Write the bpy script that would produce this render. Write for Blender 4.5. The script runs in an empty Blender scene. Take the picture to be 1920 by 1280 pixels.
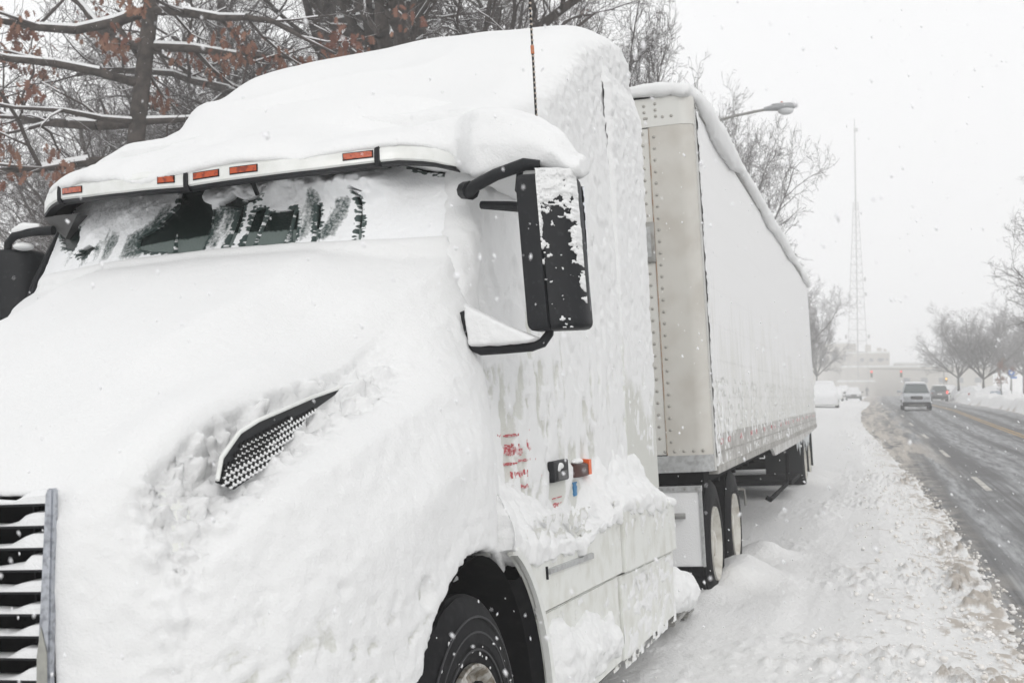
import bpy, bmesh, math, random
import numpy as np
from math import sin, cos, pi, radians
from mathutils import Matrix, Vector

SC = bpy.context.scene
COL = SC.collection
# ------------------------------------------------------------------ camera
YAW, PITCH = radians(17.06), radians(2.70)
cam = bpy.data.cameras.new('camera'); co = bpy.data.objects.new('camera', cam); COL.objects.link(co)
cam.sensor_width = 36.0; cam.lens = 36.0 * 2230 / 1920
cam.clip_start = 0.05; cam.clip_end = 3000
co.location = (0, 0, 1.67); co.rotation_euler = (pi / 2 + PITCH, 0, YAW)
cam.dof.use_dof = True; cam.dof.focus_distance = 5.2; cam.dof.aperture_fstop = 6.3
SC.camera = co
# ------------------------------------------------------------------ sky, sun, exposure
world = bpy.data.worlds.new('World'); SC.world = world; world.use_nodes = True
nt = world.node_tree; nt.nodes.clear()
sky = nt.nodes.new('ShaderNodeTexSky'); sky.sky_type = 'NISHITA'; sky.sun_disc = False
SUN_EL, SUN_ROT = radians(28), radians(146)
sky.sun_elevation = SUN_EL; sky.sun_rotation = SUN_ROT; sky.dust_density = 6; sky.air_density = 1.5
hs = nt.nodes.new('ShaderNodeHueSaturation'); hs.inputs['Saturation'].default_value = .12
mixw = nt.nodes.new('ShaderNodeMixRGB'); mixw.inputs[0].default_value = .86
mixw.inputs[2].default_value = (9.2, 9.22, 9.3, 1)          # even overcast cloud layer
bg = nt.nodes.new('ShaderNodeBackground'); bg.inputs[1].default_value = .11
wo = nt.nodes.new('ShaderNodeOutputWorld')
nt.links.new(sky.outputs[0], hs.inputs['Color']); nt.links.new(hs.outputs[0], mixw.inputs[1])
nt.links.new(mixw.outputs[0], bg.inputs[0]); nt.links.new(bg.outputs[0], wo.inputs[0])
sun = bpy.data.lights.new('sun', 'SUN'); sun.energy = .55; sun.angle = radians(25); sun.color = (1, .98, .95)
so = bpy.data.objects.new('sun', sun); COL.objects.link(so); so.location = (0, 0, 50)
so.rotation_euler = Vector((sin(SUN_ROT)*cos(SUN_EL), cos(SUN_ROT)*cos(SUN_EL), sin(SUN_EL))).to_track_quat('Z', 'Y').to_euler()
SC.view_settings.view_transform = 'Standard'; SC.view_settings.look = 'None'
SC.view_settings.exposure = 0.165; SC.view_settings.gamma = 1.0
SC.cycles.max_bounces = 8; SC.cycles.diffuse_bounces = 4; SC.cycles.volume_bounces = 3
SC.cycles.use_denoising = True
HAZE = 0.0034

# ------------------------------------------------------------------ numpy noise
def _hash(ix, iy, iz):
    h = (ix.astype(np.int64) * 374761393 + iy.astype(np.int64) * 668265263 + iz.astype(np.int64) * 2147483647) & 0xffffffff
    h = ((h ^ (h >> 13)) * 1274126177) & 0xffffffff
    h = ((h ^ (h >> 16)) * 2246822519) & 0xffffffff
    return ((h ^ (h >> 15)) & 0xffff) / 65535.0
def vnoise(P):
    P = np.asarray(P, float); I = np.floor(P).astype(np.int64); f = P - I; f = f * f * f * (f * (f * 6 - 15) + 10)
    x, y, z = I[:, 0], I[:, 1], I[:, 2]; fx, fy, fz = f[:, 0], f[:, 1], f[:, 2]
    def L(a, b, t): return a + (b - a) * t
    c = lambda i, j, k: _hash(x + i, y + j, z + k)
    return L(L(L(c(0,0,0), c(1,0,0), fx), L(c(0,1,0), c(1,1,0), fx), fy),
             L(L(c(0,0,1), c(1,0,1), fx), L(c(0,1,1), c(1,1,1), fx), fy), fz) * 2 - 1
def fbm(P, o=3, off=0.0):
    P = np.asarray(P, float) + off; s = 0; a = 1; t = 0
    for i in range(o):
        s = s + a * vnoise(P + 17.3 * i); t += a; a *= .5; P = P * 2.03
    return s / t
def sstep(a, b, x): 
    t = np.clip((x - a) / (b - a), 0, 1); return t * t * (3 - 2 * t)

# ------------------------------------------------------------------ materials
MATS = {}
def mat(name, col, rough=.6, metal=0., bump=None, noise=None, spec=.5, emit=None, coat=0):
    """bump=(scale,strength,distance); noise=(scale, colour2, lo, hi)"""
    if name in MATS: return MATS[name]
    m = bpy.data.materials.new(name); m.use_nodes = True; MATS[name] = m
    n = m.node_tree; b = n.nodes['Principled BSDF']
    b.inputs['Base Color'].default_value = (*col, 1); b.inputs['Roughness'].default_value = rough
    b.inputs['Metallic'].default_value = metal; b.inputs['Specular IOR Level'].default_value = spec
    if coat: b.inputs['Coat Weight'].default_value = coat
    tc = n.nodes.new('ShaderNodeTexCoord')
    if noise:
        t = n.nodes.new('ShaderNodeTexNoise'); t.inputs['Scale'].default_value = noise[0]; t.inputs['Detail'].default_value = 6
        r = n.nodes.new('ShaderNodeMapRange'); r.inputs[1].default_value = noise[2]; r.inputs[2].default_value = noise[3]
        x = n.nodes.new('ShaderNodeMixRGB'); x.inputs[1].default_value = (*col, 1); x.inputs[2].default_value = (*noise[1], 1)
        n.links.new(tc.outputs['Object'], t.inputs['Vector']); n.links.new(t.outputs['Fac'], r.inputs[0])
        n.links.new(r.outputs[0], x.inputs[0]); n.links.new(x.outputs[0], b.inputs['Base Color'])
    if bump:
        t = n.nodes.new('ShaderNodeTexNoise'); t.inputs['Scale'].default_value = bump[0]; t.inputs['Detail'].default_value = 5
        bp = n.nodes.new('ShaderNodeBump'); bp.inputs['Strength'].default_value = bump[1]; bp.inputs['Distance'].default_value = bump[2]
        n.links.new(tc.outputs['Object'], t.inputs['Vector']); n.links.new(t.outputs['Fac'], bp.inputs['Height'])
        n.links.new(bp.outputs[0], b.inputs['Normal'])
    if emit:
        b.inputs['Emission Color'].default_value = (*emit[0], 1); b.inputs['Emission Strength'].default_value = emit[1]
    return m

def mix_mat(name, attr, a, b_, bs=95, bd=.009):
    """snow (a) to what shows through it (b_) by a vertex attribute; a, b_ = (colour, rough)"""
    if name in MATS: return MATS[name]
    m = bpy.data.materials.new(name); m.use_nodes = True; MATS[name] = m
    n = m.node_tree; b = n.nodes['Principled BSDF']
    at = n.nodes.new('ShaderNodeAttribute'); at.attribute_name = attr
    tc = n.nodes.new('ShaderNodeTexCoord'); t = n.nodes.new('ShaderNodeTexNoise'); t.inputs['Scale'].default_value = 90; t.inputs['Detail'].default_value = 4
    ad = n.nodes.new('ShaderNodeMath'); ad.operation = 'MULTIPLY_ADD'; ad.inputs[1].default_value = .5; ad.inputs[2].default_value = -.25
    ad2 = n.nodes.new('ShaderNodeMath'); ad2.operation = 'ADD'
    r = n.nodes.new('ShaderNodeMapRange'); r.inputs[1].default_value = .35; r.inputs[2].default_value = .65
    x = n.nodes.new('ShaderNodeMixRGB'); x.inputs[1].default_value = (*a[0], 1); x.inputs[2].default_value = (*b_[0], 1)
    r2 = n.nodes.new('ShaderNodeMapRange'); r2.inputs[3].default_value = a[1]; r2.inputs[4].default_value = b_[1]
    L = n.links.new
    L(tc.outputs['Object'], t.inputs['Vector']); L(t.outputs['Fac'], ad.inputs[0]); L(ad.outputs[0], ad2.inputs[0]); L(at.outputs['Fac'], ad2.inputs[1])
    L(ad2.outputs[0], r.inputs[0]); L(r.outputs[0], x.inputs[0]); L(x.outputs[0], b.inputs['Base Color'])
    L(r.outputs[0], r2.inputs[0]); L(r2.outputs[0], b.inputs['Roughness'])
    t2 = n.nodes.new('ShaderNodeTexNoise'); t2.inputs['Scale'].default_value = bs; t2.inputs['Detail'].default_value = 6; t2.inputs['Roughness'].default_value = .65
    bp = n.nodes.new('ShaderNodeBump'); bp.inputs['Strength'].default_value = .5; bp.inputs['Distance'].default_value = bd
    L(tc.outputs['Object'], t2.inputs['Vector']); L(t2.outputs['Fac'], bp.inputs['Height']); L(bp.outputs[0], b.inputs['Normal'])
    return m

SNOW = mat('snow', (.78, .785, .79), .75, bump=(110, .5, .007), spec=.25)
SNOWFAR = mat('snow_far', (.78, .785, .79), .8, bump=(6, .5, .05), spec=.2)
CRUST = mix_mat('snow_crust', 'bare', ((.775, .78, .78), .75), ((.61, .615, .575), .35))
GROUNDSNOW = mix_mat('trodden_snow', 'dirt', ((.77, .77, .765), .8), ((.46, .42, .375), .75), 30, .05)
PAINT = mat('white_paint', (.74, .75, .73), .3, noise=(14, (.66, .67, .64), .45, .7), bump=(60, .12, .003), coat=.3)
PAINTD = mat('dirty_white_paint', (.72, .73, .70), .42, noise=(9, (.60, .60, .55), .45, .72), bump=(70, .3, .003))
GREYP = mat('grey_trim', (.42, .43, .43), .4, noise=(30, (.30, .30, .30), .4, .7))
BLACK = mat('black_plastic', (.012, .013, .015), .5, spec=.25, noise=(50, (.03, .032, .035), .58, .8), bump=(90, .15, .002))
DARK = mat('underbody_black', (.005, .005, .006), .85, spec=.15, noise=(20, (.012, .012, .012), .5, .8))
RUBBER = mat('tyre_rubber', (.008, .008, .009), .65, spec=.12, noise=(25, (.018, .018, .02), .5, .75), bump=(60, .25, .003))
CHROME = mat('dulled_chrome', (.50, .52, .56), .28, metal=.85, noise=(60, (.30, .31, .34), .45, .65), bump=(120, .3, .002))
STEEL = mat('galvanised_steel', (.34, .34, .33), .5, metal=.5, noise=(12, (.24, .23, .21), .4, .7))
WHEELP = mat('white_wheel_paint', (.56, .55, .51), .55, noise=(9, (.36, .33, .28), .45, .7), bump=(40, .5, .006))
GLASS = mat('dark_windscreen', (.012, .022, .020), .12, spec=.6, noise=(40, (.03, .05, .047), .5, .7))
AMBER = mat('amber_lens', (.45, .07, .015), .25, noise=(40, (.22, .03, .01), .5, .6), bump=(120, .5, .003))
REDM = mat('red_print', (.48, .10, .11), .55, noise=(70, (.7, .55, .55), .48, .6))
BLUEM = mat('blue_sticker', (.03, .20, .42), .5)
BARK = mat('bark', (.075, .062, .055), .9, noise=(8, (.035, .03, .027), .4, .65), bump=(18, .8, .03))
TANPANEL = mat('weathered_front_panel', (.64, .64, .61), .5, noise=(2.2, (.57, .55, .51), .4, .7), bump=(30, .12, .003))
BEIGEPOST = mat('weathered_corner_post', (.57, .555, .515), .5, noise=(4, (.49, .465, .42), .4, .7), bump=(30, .15, .003))
LEAF = mat('dead_oak_leaves', (.135, .052, .034), .7, noise=(1.7, (.24, .125, .08), .4, .62))

def bark_snow():
    m = bpy.data.materials.new('snowy_twigs'); m.use_nodes = True; n = m.node_tree; b = n.nodes['Principled BSDF']
    g = n.nodes.new('ShaderNodeNewGeometry'); s = n.nodes.new('ShaderNodeSeparateXYZ'); r = n.nodes.new('ShaderNodeMapRange')
    r.inputs[1].default_value = .35; r.inputs[2].default_value = .6
    x = n.nodes.new('ShaderNodeMixRGB'); x.inputs[1].default_value = (.062, .05, .046, 1); x.inputs[2].default_value = (.8, .8, .81, 1)
    tc = n.nodes.new('ShaderNodeTexCoord'); t = n.nodes.new('ShaderNodeTexNoise'); t.inputs['Scale'].default_value = 2.5
    t.inputs['Detail'].default_value = 4
    r2 = n.nodes.new('ShaderNodeMapRange'); r2.inputs[1].default_value = .42; r2.inputs[2].default_value = .55
    mu = n.nodes.new('ShaderNodeMath'); mu.operation = 'MULTIPLY'
    L = n.links.new
    L(g.outputs['Normal'], s.inputs[0]); L(s.outputs['Z'], r.inputs[0]); L(tc.outputs['Object'], t.inputs['Vector']); L(t.outputs['Fac'], r2.inputs[0])
    L(r.outputs[0], mu.inputs[0]); L(r2.outputs[0], mu.inputs[1]); L(mu.outputs[0], x.inputs[0]); L(x.outputs[0], b.inputs['Base Color'])
    b.inputs['Roughness'].default_value = .9
    return m
TWIG = bark_snow()

# ------------------------------------------------------------------ mesh helpers
def tag(o, label=None, cat=None, group=None, kind=None):
    if label: o['label'] = label
    if cat: o['category'] = cat
    if group: o['group'] = group
    if kind: o['kind'] = kind
    return o
def link(o, parent=None):
    COL.objects.link(o)
    if parent is not None: o.parent = parent
    return o
def npmesh(name, V, F, m, parent=None, smooth=True, attrs=None, origin=None):
    """F: list of (n,k) int arrays or list of tuples"""
    me = bpy.data.meshes.new(name); V = np.asarray(V, np.float32)
    if origin is not None: V = V - np.asarray(origin, np.float32)
    if isinstance(F, np.ndarray): F = [F]
    if len(F) and not isinstance(F[0], np.ndarray):
        me.from_pydata(V.tolist(), [], [tuple(f) for f in F])
    else:
        loops = np.concatenate([f.reshape(-1) for f in F]).astype(np.int32)
        sizes = np.concatenate([np.full(len(f), f.shape[1]) for f in F]).astype(np.int32)
        me.vertices.add(len(V)); me.vertices.foreach_set('co', V.reshape(-1))
        me.loops.add(len(loops)); me.loops.foreach_set('vertex_index', loops)
        me.polygons.add(len(sizes)); st = np.concatenate([[0], np.cumsum(sizes)[:-1]]).astype(np.int32)
        me.polygons.foreach_set('loop_start', st); me.polygons.foreach_set('loop_total', sizes)
        me.update(calc_edges=True); me.validate()
    if smooth: me.polygons.foreach_set('use_smooth', np.ones(len(me.polygons), bool))
    for k, a in (attrs or {}).items():
        at = me.attributes.new(k, 'FLOAT', 'POINT'); at.data.foreach_set('value', np.asarray(a, np.float32))
    me.materials.append(m) if m else None
    o = bpy.data.objects.new(name, me); link(o, parent)
    if origin is not None: o.location = origin
    return o
class MB:
    """collects shapes into one mesh"""
    def __init__(s): s.v = []; s.f = []
    def add(s, V, F):
        n = len(s.v); s.v += [tuple(map(float, p)) for p in V]; s.f += [tuple(i + n for i in f) for f in F]; return s
    def box(s, a, b, ch=0):
        (x0, y0, z0), (x1, y1, z1) = a, b
        if ch <= 0:
            V = [(x0,y0,z0),(x1,y0,z0),(x1,y1,z0),(x0,y1,z0),(x0,y0,z1),(x1,y0,z1),(x1,y1,z1),(x0,y1,z1)]
            return s.add(V, [(3,2,1,0),(4,5,6,7),(0,1,5,4),(1,2,6,5),(2,3,7,6),(3,0,4,7)])
        bm = bmesh.new(); bmesh.ops.create_cube(bm, size=1)
        for v in bm.verts: v.co = Vector(((x0+x1)/2+v.co.x*(x1-x0), (y0+y1)/2+v.co.y*(y1-y0), (z0+z1)/2+v.co.z*(z1-z0)))
        bmesh.ops.bevel(bm, geom=bm.edges[:], offset=ch, segments=3, affect='EDGES', profile=.5)
        bm.verts.index_update(); s.add([v.co for v in bm.verts], [[v.index for v in f.verts] for f in bm.faces]); bm.free(); return s
    def tube(s, pts, rads, n=10, cap=True):
        pts = [Vector(p) for p in pts]
        if not hasattr(rads, '__len__'): rads = [rads] * len(pts)
        V = []; F = []; prev = None
        for i, p in enumerate(pts):
            d = (pts[min(i+1, len(pts)-1)] - pts[max(i-1, 0)]).normalized()
            if prev is None: a = d.orthogonal().normalized()
            else: a = (prev - d * prev.dot(d)).normalized()
            prev = a; b = d.cross(a)
            for k in range(n):
                t = 2*pi*k/n; V.append(p + (a*cos(t) + b*sin(t)) * rads[i])
        for i in range(len(pts)-1):
            for k in range(n): F.append((i*n+k, i*n+(k+1)%n, (i+1)*n+(k+1)%n, (i+1)*n+k))
        if cap: F.append(tuple(range(n-1,-1,-1))); F.append(tuple((len(pts)-1)*n+k for k in range(n)))
        return s.add(V, F)
    def loft(s, rings, cap=True, closed=True):
        n = len(rings[0]); V = [p for r in rings for p in r]; F = []
        for i in range(len(rings)-1):
            for k in range(n if closed else n-1):
                F.append((i*n+k, i*n+(k+1)%n, (i+1)*n+(k+1)%n, (i+1)*n+k))
        if cap: F.append(tuple(range(n-1,-1,-1))); F.append(tuple((len(rings)-1)*n+k for k in range(n)))
        return s.add(V, F)
    def lathe(s, prof, c, axis='x', n=48):
        """prof: (offset along axis, radius) closed ring profile"""
        rings = []
        for k in range(n):
            t = 2*pi*k/n
            if axis == 'x': rings.append([(c[0]+a, c[1]+r*cos(t), c[2]+r*sin(t)) for a, r in prof])
            else: rings.append([(c[0]+r*cos(t), c[1]+r*sin(t), c[2]+a) for a, r in prof])
        m = len(prof); V = [p for r in rings for p in r]; F = []
        for i in range(n):
            for k in range(m-1): F.append((i*m+k, ((i+1)%n)*m+k, ((i+1)%n)*m+k+1, i*m+k+1))
        return s.add(V, F)
    def sph(s, c, r, seg=8):
        bm = bmesh.new(); bmesh.ops.create_icosphere(bm, subdivisions=seg if seg < 4 else 1, radius=1)
        r = r if hasattr(r, '__len__') else (r, r, r)
        bm.verts.index_update(); s.add([(c[0]+v.co.x*r[0], c[1]+v.co.y*r[1], c[2]+v.co.z*r[2]) for v in bm.verts], [[v.index for v in f.verts] for f in bm.faces]); bm.free(); return s
    def build(s, name, m, parent=None, smooth=True, auto=True, origin=None, bevel=0):
        me = bpy.data.meshes.new(name); V = s.v
        if origin is not None: V = [(a-origin[0], b-origin[1], c-origin[2]) for a, b, c in V]
        me.from_pydata(V, [], s.f); me.materials.append(m)
        bm = bmesh.new(); bm.from_mesh(me); bmesh.ops.recalc_face_normals(bm, faces=bm.faces)
        if bevel: bmesh.ops.bevel(bm, geom=[e for e in bm.edges if e.is_manifold and e.calc_face_angle(0) > .6], offset=bevel, segments=2, affect='EDGES')
        bm.to_mesh(me); bm.free()
        if smooth:
            me.polygons.foreach_set('use_smooth', np.ones(len(me.polygons), bool))
            if auto: me.set_sharp_from_angle(angle=radians(38))
        o = bpy.data.objects.new(name, me); link(o, parent)
        if origin is not None: o.location = origin
        return o
def empty(name, loc=(0, 0, 0), rot=(0, 0, 0)):
    o = bpy.data.objects.new(name, None); COL.objects.link(o); o.location = loc; o.rotation_euler = rot; o.empty_display_size = .3; return o
def copy_tree(o, parent=None):
    c = o.copy(); COL.objects.link(c); c.parent = parent
    for ch in [x for x in bpy.data.objects if x.parent == o]: copy_tree(ch, c)
    return c
def catmull(st, n):
    """st: list of (t, points[k][d]) resampled smoothly to n stations"""
    t = np.array([a for a, _ in st]); P = np.array([b for _, b in st], float); T = np.linspace(t[0], t[-1], n); out = []
    for x in T:
        i = min(max(np.searchsorted(t, x, 'right')-1, 0), len(t)-2); h = t[i+1]-t[i]; u = (x-t[i])/h
        m0 = (P[i+1]-P[max(i-1,0)])/(t[i+1]-t[max(i-1,0)])*h; m1 = (P[min(i+2,len(t)-1)]-P[i])/(t[min(i+2,len(t)-1)]-t[i])*h
        out.append((2*u**3-3*u**2+1)*P[i]+(u**3-2*u**2+u)*m0+(-2*u**3+3*u**2)*P[i+1]+(u**3-u**2)*m1)
    return T, np.array(out)
def remeshed(mb, voxel, smooth_it=6, cut=None):
    """voxel-union of closed shapes -> (verts, quads, normals)"""
    me = bpy.data.meshes.new('tmp'); me.from_pydata(mb.v, [], mb.f)
    bm = bmesh.new(); bm.from_mesh(me); bmesh.ops.recalc_face_normals(bm, faces=bm.faces); bm.to_mesh(me); bm.free()
    o = bpy.data.objects.new('tmp', me); COL.objects.link(o)
    r = o.modifiers.new('r', 'REMESH'); r.mode = 'VOXEL'; r.voxel_size = voxel; r.adaptivity = 0
    co_ = None
    if cut:
        cm = bpy.data.meshes.new('cut'); cm.from_pydata(cut.v, [], cut.f)
        bm = bmesh.new(); bm.from_mesh(cm); bmesh.ops.recalc_face_normals(bm, faces=bm.faces); bm.to_mesh(cm); bm.free()
        co_ = bpy.data.objects.new('cut', cm); COL.objects.link(co_)
        b = o.modifiers.new('b', 'BOOLEAN'); b.operation = 'DIFFERENCE'; b.object = co_; b.solver = 'EXACT'
        r2 = o.modifiers.new('r2', 'REMESH'); r2.mode = 'VOXEL'; r2.voxel_size = voxel
    if smooth_it:
        s = o.modifiers.new('s', 'SMOOTH'); s.factor = .6; s.iterations = smooth_it
    bpy.context.view_layer.update()
    e = o.evaluated_get(bpy.context.evaluated_depsgraph_get()); m2 = e.to_mesh()
    V = np.zeros(len(m2.vertices)*3, np.float32); m2.vertices.foreach_get('co', V); V = V.reshape(-1, 3).astype(float)
    N = np.zeros_like(V, dtype=np.float32).reshape(-1); m2.vertex_normals.foreach_get('vector', N); N = N.reshape(-1, 3).astype(float)
    nl = np.zeros(len(m2.polygons), np.int32); m2.polygons.foreach_get('loop_total', nl)
    li = np.zeros(len(m2.loops), np.int32); m2.loops.foreach_get('vertex_index', li)
    st = np.concatenate([[0], np.cumsum(nl)[:-1]]); Fs = []
    for k in np.unique(nl):
        s_ = st[nl == k]; Fs.append(np.stack([li[s_+j] for j in range(k)], 1))
    e.to_mesh_clear(); bpy.data.objects.remove(o); bpy.data.meshes.remove(me)
    if co_: bpy.data.objects.remove(co_)
    return V, Fs, N
def snow_disp(V, N, top=.006, side=.010, fr=14, seed=0.0):
    up = sstep(.35, .85, N[:, 2])
    lump = fbm(V * fr, 3, seed); lump = lump*.5 + .5*sstep(.0, .5, fbm(V*fr*1.9, 3, seed+3))*(.5+fbm(V*2.2, 2, seed+5))
    big = fbm(V * 3.1, 2, seed + 9)
    d = big * top * 2 + lump * side * (1 - up) + fbm(V * 30, 2, seed) * (.0012 + .0025*(1-up))
    return V + N * d[:, None]

# ------------------------------------------------------------------ terrain
def zr(D): return np.interp(D, [-60, 22, 36, 49, 61, 79, 120, 150, 200, 250, 350, 700], [0, 0, .09, .26, .48, .85, 1.15, 1.32, 1.68, 1.98, 2.1, 2.6])
def bend(D): return np.interp(D, [-60, 25, 45, 61, 79, 120, 200, 350, 700], [0, 0, -.18, -.45, -.72, -1.1, -1.1, 0, 3])
def grid(us, ds):
    U, D = np.meshgrid(us, ds); n, m = len(ds), len(us)
    i = np.arange(n*m).reshape(n, m)
    F = np.stack([i[:-1,:-1].ravel(), i[:-1,1:].ravel(), i[1:,1:].ravel(), i[1:,:-1].ravel()], 1)
    return U.ravel(), D.ravel(), F
def geo(a, b, n, p): return a + (b-a) * np.linspace(0, 1, n)**p

# the ground: one sheet to the horizon
us = np.concatenate([-geo(12, 900, 24, 2.2)[::-1], np.linspace(-11, 15, 27), geo(16, 900, 24, 2.2)])
ds = np.concatenate([np.linspace(-60, 380, 111), geo(384, 1400, 20, 2)])
U, D, F = grid(us, ds)
Z = zr(D) - .12 + .25*sstep(-7, -14, U)*0 + .05*fbm(np.stack([U*.2, D*.2, U*0], 1))
g = npmesh('ground', np.stack([U+bend(D), D, Z], 1), F, SNOWFAR); tag(g, kind='structure')

# the road
def road_mat():
    m = bpy.data.materials.new('slushy_asphalt'); m.use_nodes = True; n = m.node_tree; b = n.nodes['Principled BSDF']; L = n.links.new
    uv = n.nodes.new('ShaderNodeUVMap'); uv.uv_map = 'lat'
    def noise(sx, sy, scale, det=5, rough=.55):
        mp = n.nodes.new('ShaderNodeMapping'); mp.inputs['Scale'].default_value = (sx, sy, 1)
        t = n.nodes.new('ShaderNodeTexNoise'); t.inputs['Scale'].default_value = scale; t.inputs['Detail'].default_value = det; t.inputs['Roughness'].default_value = rough
        L(uv.outputs[0], mp.inputs[0]); L(mp.outputs[0], t.inputs['Vector']); return t.outputs['Fac']
    def rng(x, a, c, lo=0., hi=1.):
        r = n.nodes.new('ShaderNodeMapRange'); r.inputs[1].default_value = a; r.inputs[2].default_value = c; r.inputs[3].default_value = lo; r.inputs[4].default_value = hi
        L(x, r.inputs[0]); return r.outputs[0]
    def mth(op, x, y):
        q = n.nodes.new('ShaderNodeMath'); q.operation = op
        for i, v in enumerate((x, y)):
            if isinstance(v, (int, float)): q.inputs[i].default_value = v
            else: L(v, q.inputs[i])
        return q.outputs[0]
    def mixc(f, a, c):
        x = n.nodes.new('ShaderNodeMixRGB'); L(f, x.inputs[0])
        for i, v in ((1, a), (2, c)):
            if isinstance(v, tuple): x.inputs[i].default_value = (*v, 1)
            else: L(v, x.inputs[i])
        return x.outputs[0]
    sp = n.nodes.new('ShaderNodeSeparateXYZ'); L(uv.outputs[0], sp.inputs[0]); lat = sp.outputs[0]; lon = sp.outputs[1]
    wob = rng(noise(.3, .05, 1, 2), .3, .7, -.22, .22); latw = mth('ADD', lat, wob)
    def band(c, w, soft):
        d = mth('ABSOLUTE', mth('SUBTRACT', latw, c), 0.0); return rng(d, w+soft, w, 0., 1.)
    # asphalt, worn lighter / wet darker
    base = mixc(rng(noise(1, .35, 40, 4), .35, .65), (.040, .040, .041), (.075, .074, .073))
    streak = rng(noise(5.5, .07, 1.0, 6, .62), .46, .66)
    patch = rng(noise(1.2, .3, 1.0, 5), .40, .62)
    film = mth('MULTIPLY', streak, patch)
    tracks = band(1.42, .10, .16)
    for c, w in ((2.75, .22), (3.35, .10), (4.35, .25), (6.4, .15), (7.6, .3)):
        tracks = mth('MAXIMUM', tracks, band(c, w, .25))
    tn = rng(noise(7, .5, 1.0, 6, .7), .33, .62); tracks = mth('MULTIPLY', tracks, mth('MULTIPLY', tn, .85))
    film = mth('MAXIMUM', mth('MULTIPLY', film, .75), tracks)
    c1 = mixc(film, base, (.46, .47, .48))
    # tan slush along the near edge
    edge = rng(latw, 1.25, .65); en = rng(noise(3, 1.1, 1.0, 6, .65), .42, .6)
    far = mth('MULTIPLY', rng(lon, 24, 34), mth('MULTIPLY', rng(latw, 1.9, .9), rng(noise(2.2, .12, 1, 5), .46, .56)))
    sl = mth('MAXIMUM', mth('MULTIPLY', edge, en), mth('MULTIPLY', far, .9))
    c2 = mixc(sl, c1, (.50, .455, .40))
    edge2 = mth('MULTIPLY', rng(latw, 7.6, 8.4), en); c2 = mixc(edge2, c2, (.7, .69, .68))
    L(c2, b.inputs['Base Color']); L(rng(film, 0, 1, .5, .8), b.inputs['Roughness']); b.inputs['Specular IOR Level'].default_value = .3
    bp = n.nodes.new('ShaderNodeBump'); bp.inputs['Strength'].default_value = .6; bp.inputs['Distance'].default_value = .012
    h = mth('ADD', mth('MULTIPLY', noise(1, 1, 55, 5, .7), .4), mth('ADD', mth('MULTIPLY', sl, mth('MULTIPLY', noise(1, 1, 12, 5, .7), 3.0)), mth('MULTIPLY', film, .3)))
    L(h, bp.inputs['Height']); L(bp.outputs[0], b.inputs['Normal'])
    return m
def uv_sheet(name, u0, u1, us, ds, zoff, m, parent=None):
    U, D, F = grid(us, ds)
    o = npmesh(name, np.stack([U+bend(D), D, zr(D)+zoff], 1), F, m, parent)
    l = o.data.uv_layers.new(name='lat'); vi = np.zeros(len(o.data.loops), np.int32); o.data.loops.foreach_get('vertex_index', vi)
    l.data.foreach_set('uv', np.stack([U[vi], D[vi]], 1).astype(np.float32).ravel()); return o
rd = uv_sheet('road', 0, 0, np.linspace(-.8, 9.4, 12), np.linspace(-20, 420, 150), .0, road_mat()); tag(rd, kind='structure')
YEL = mat('worn_yellow_paint', (.50, .30, .07), .6, noise=(3, (.30, .24, .15), .4, .62))
WHL = mat('worn_white_paint', (.62, .60, .54), .6, noise=(5, (.35, .34, .32), .4, .62))
for k, uc in enumerate((5.25, 5.47)):
    o = uv_sheet('yellow_centre_line', 0, 0, np.array([uc-.055, uc+.055]), np.linspace(0, 160, 60), .006, YEL); tag(o, kind='structure')
for d0 in (0.5, 11.7, 22.9, 34.1, 45.3, 56.5, 67.7, 78.9):
    o = uv_sheet('lane_dash', 0, 0, np.array([1.83, 1.95]), np.linspace(d0, d0+3.6, 5), .006, WHL); tag(o, kind='structure')

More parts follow.
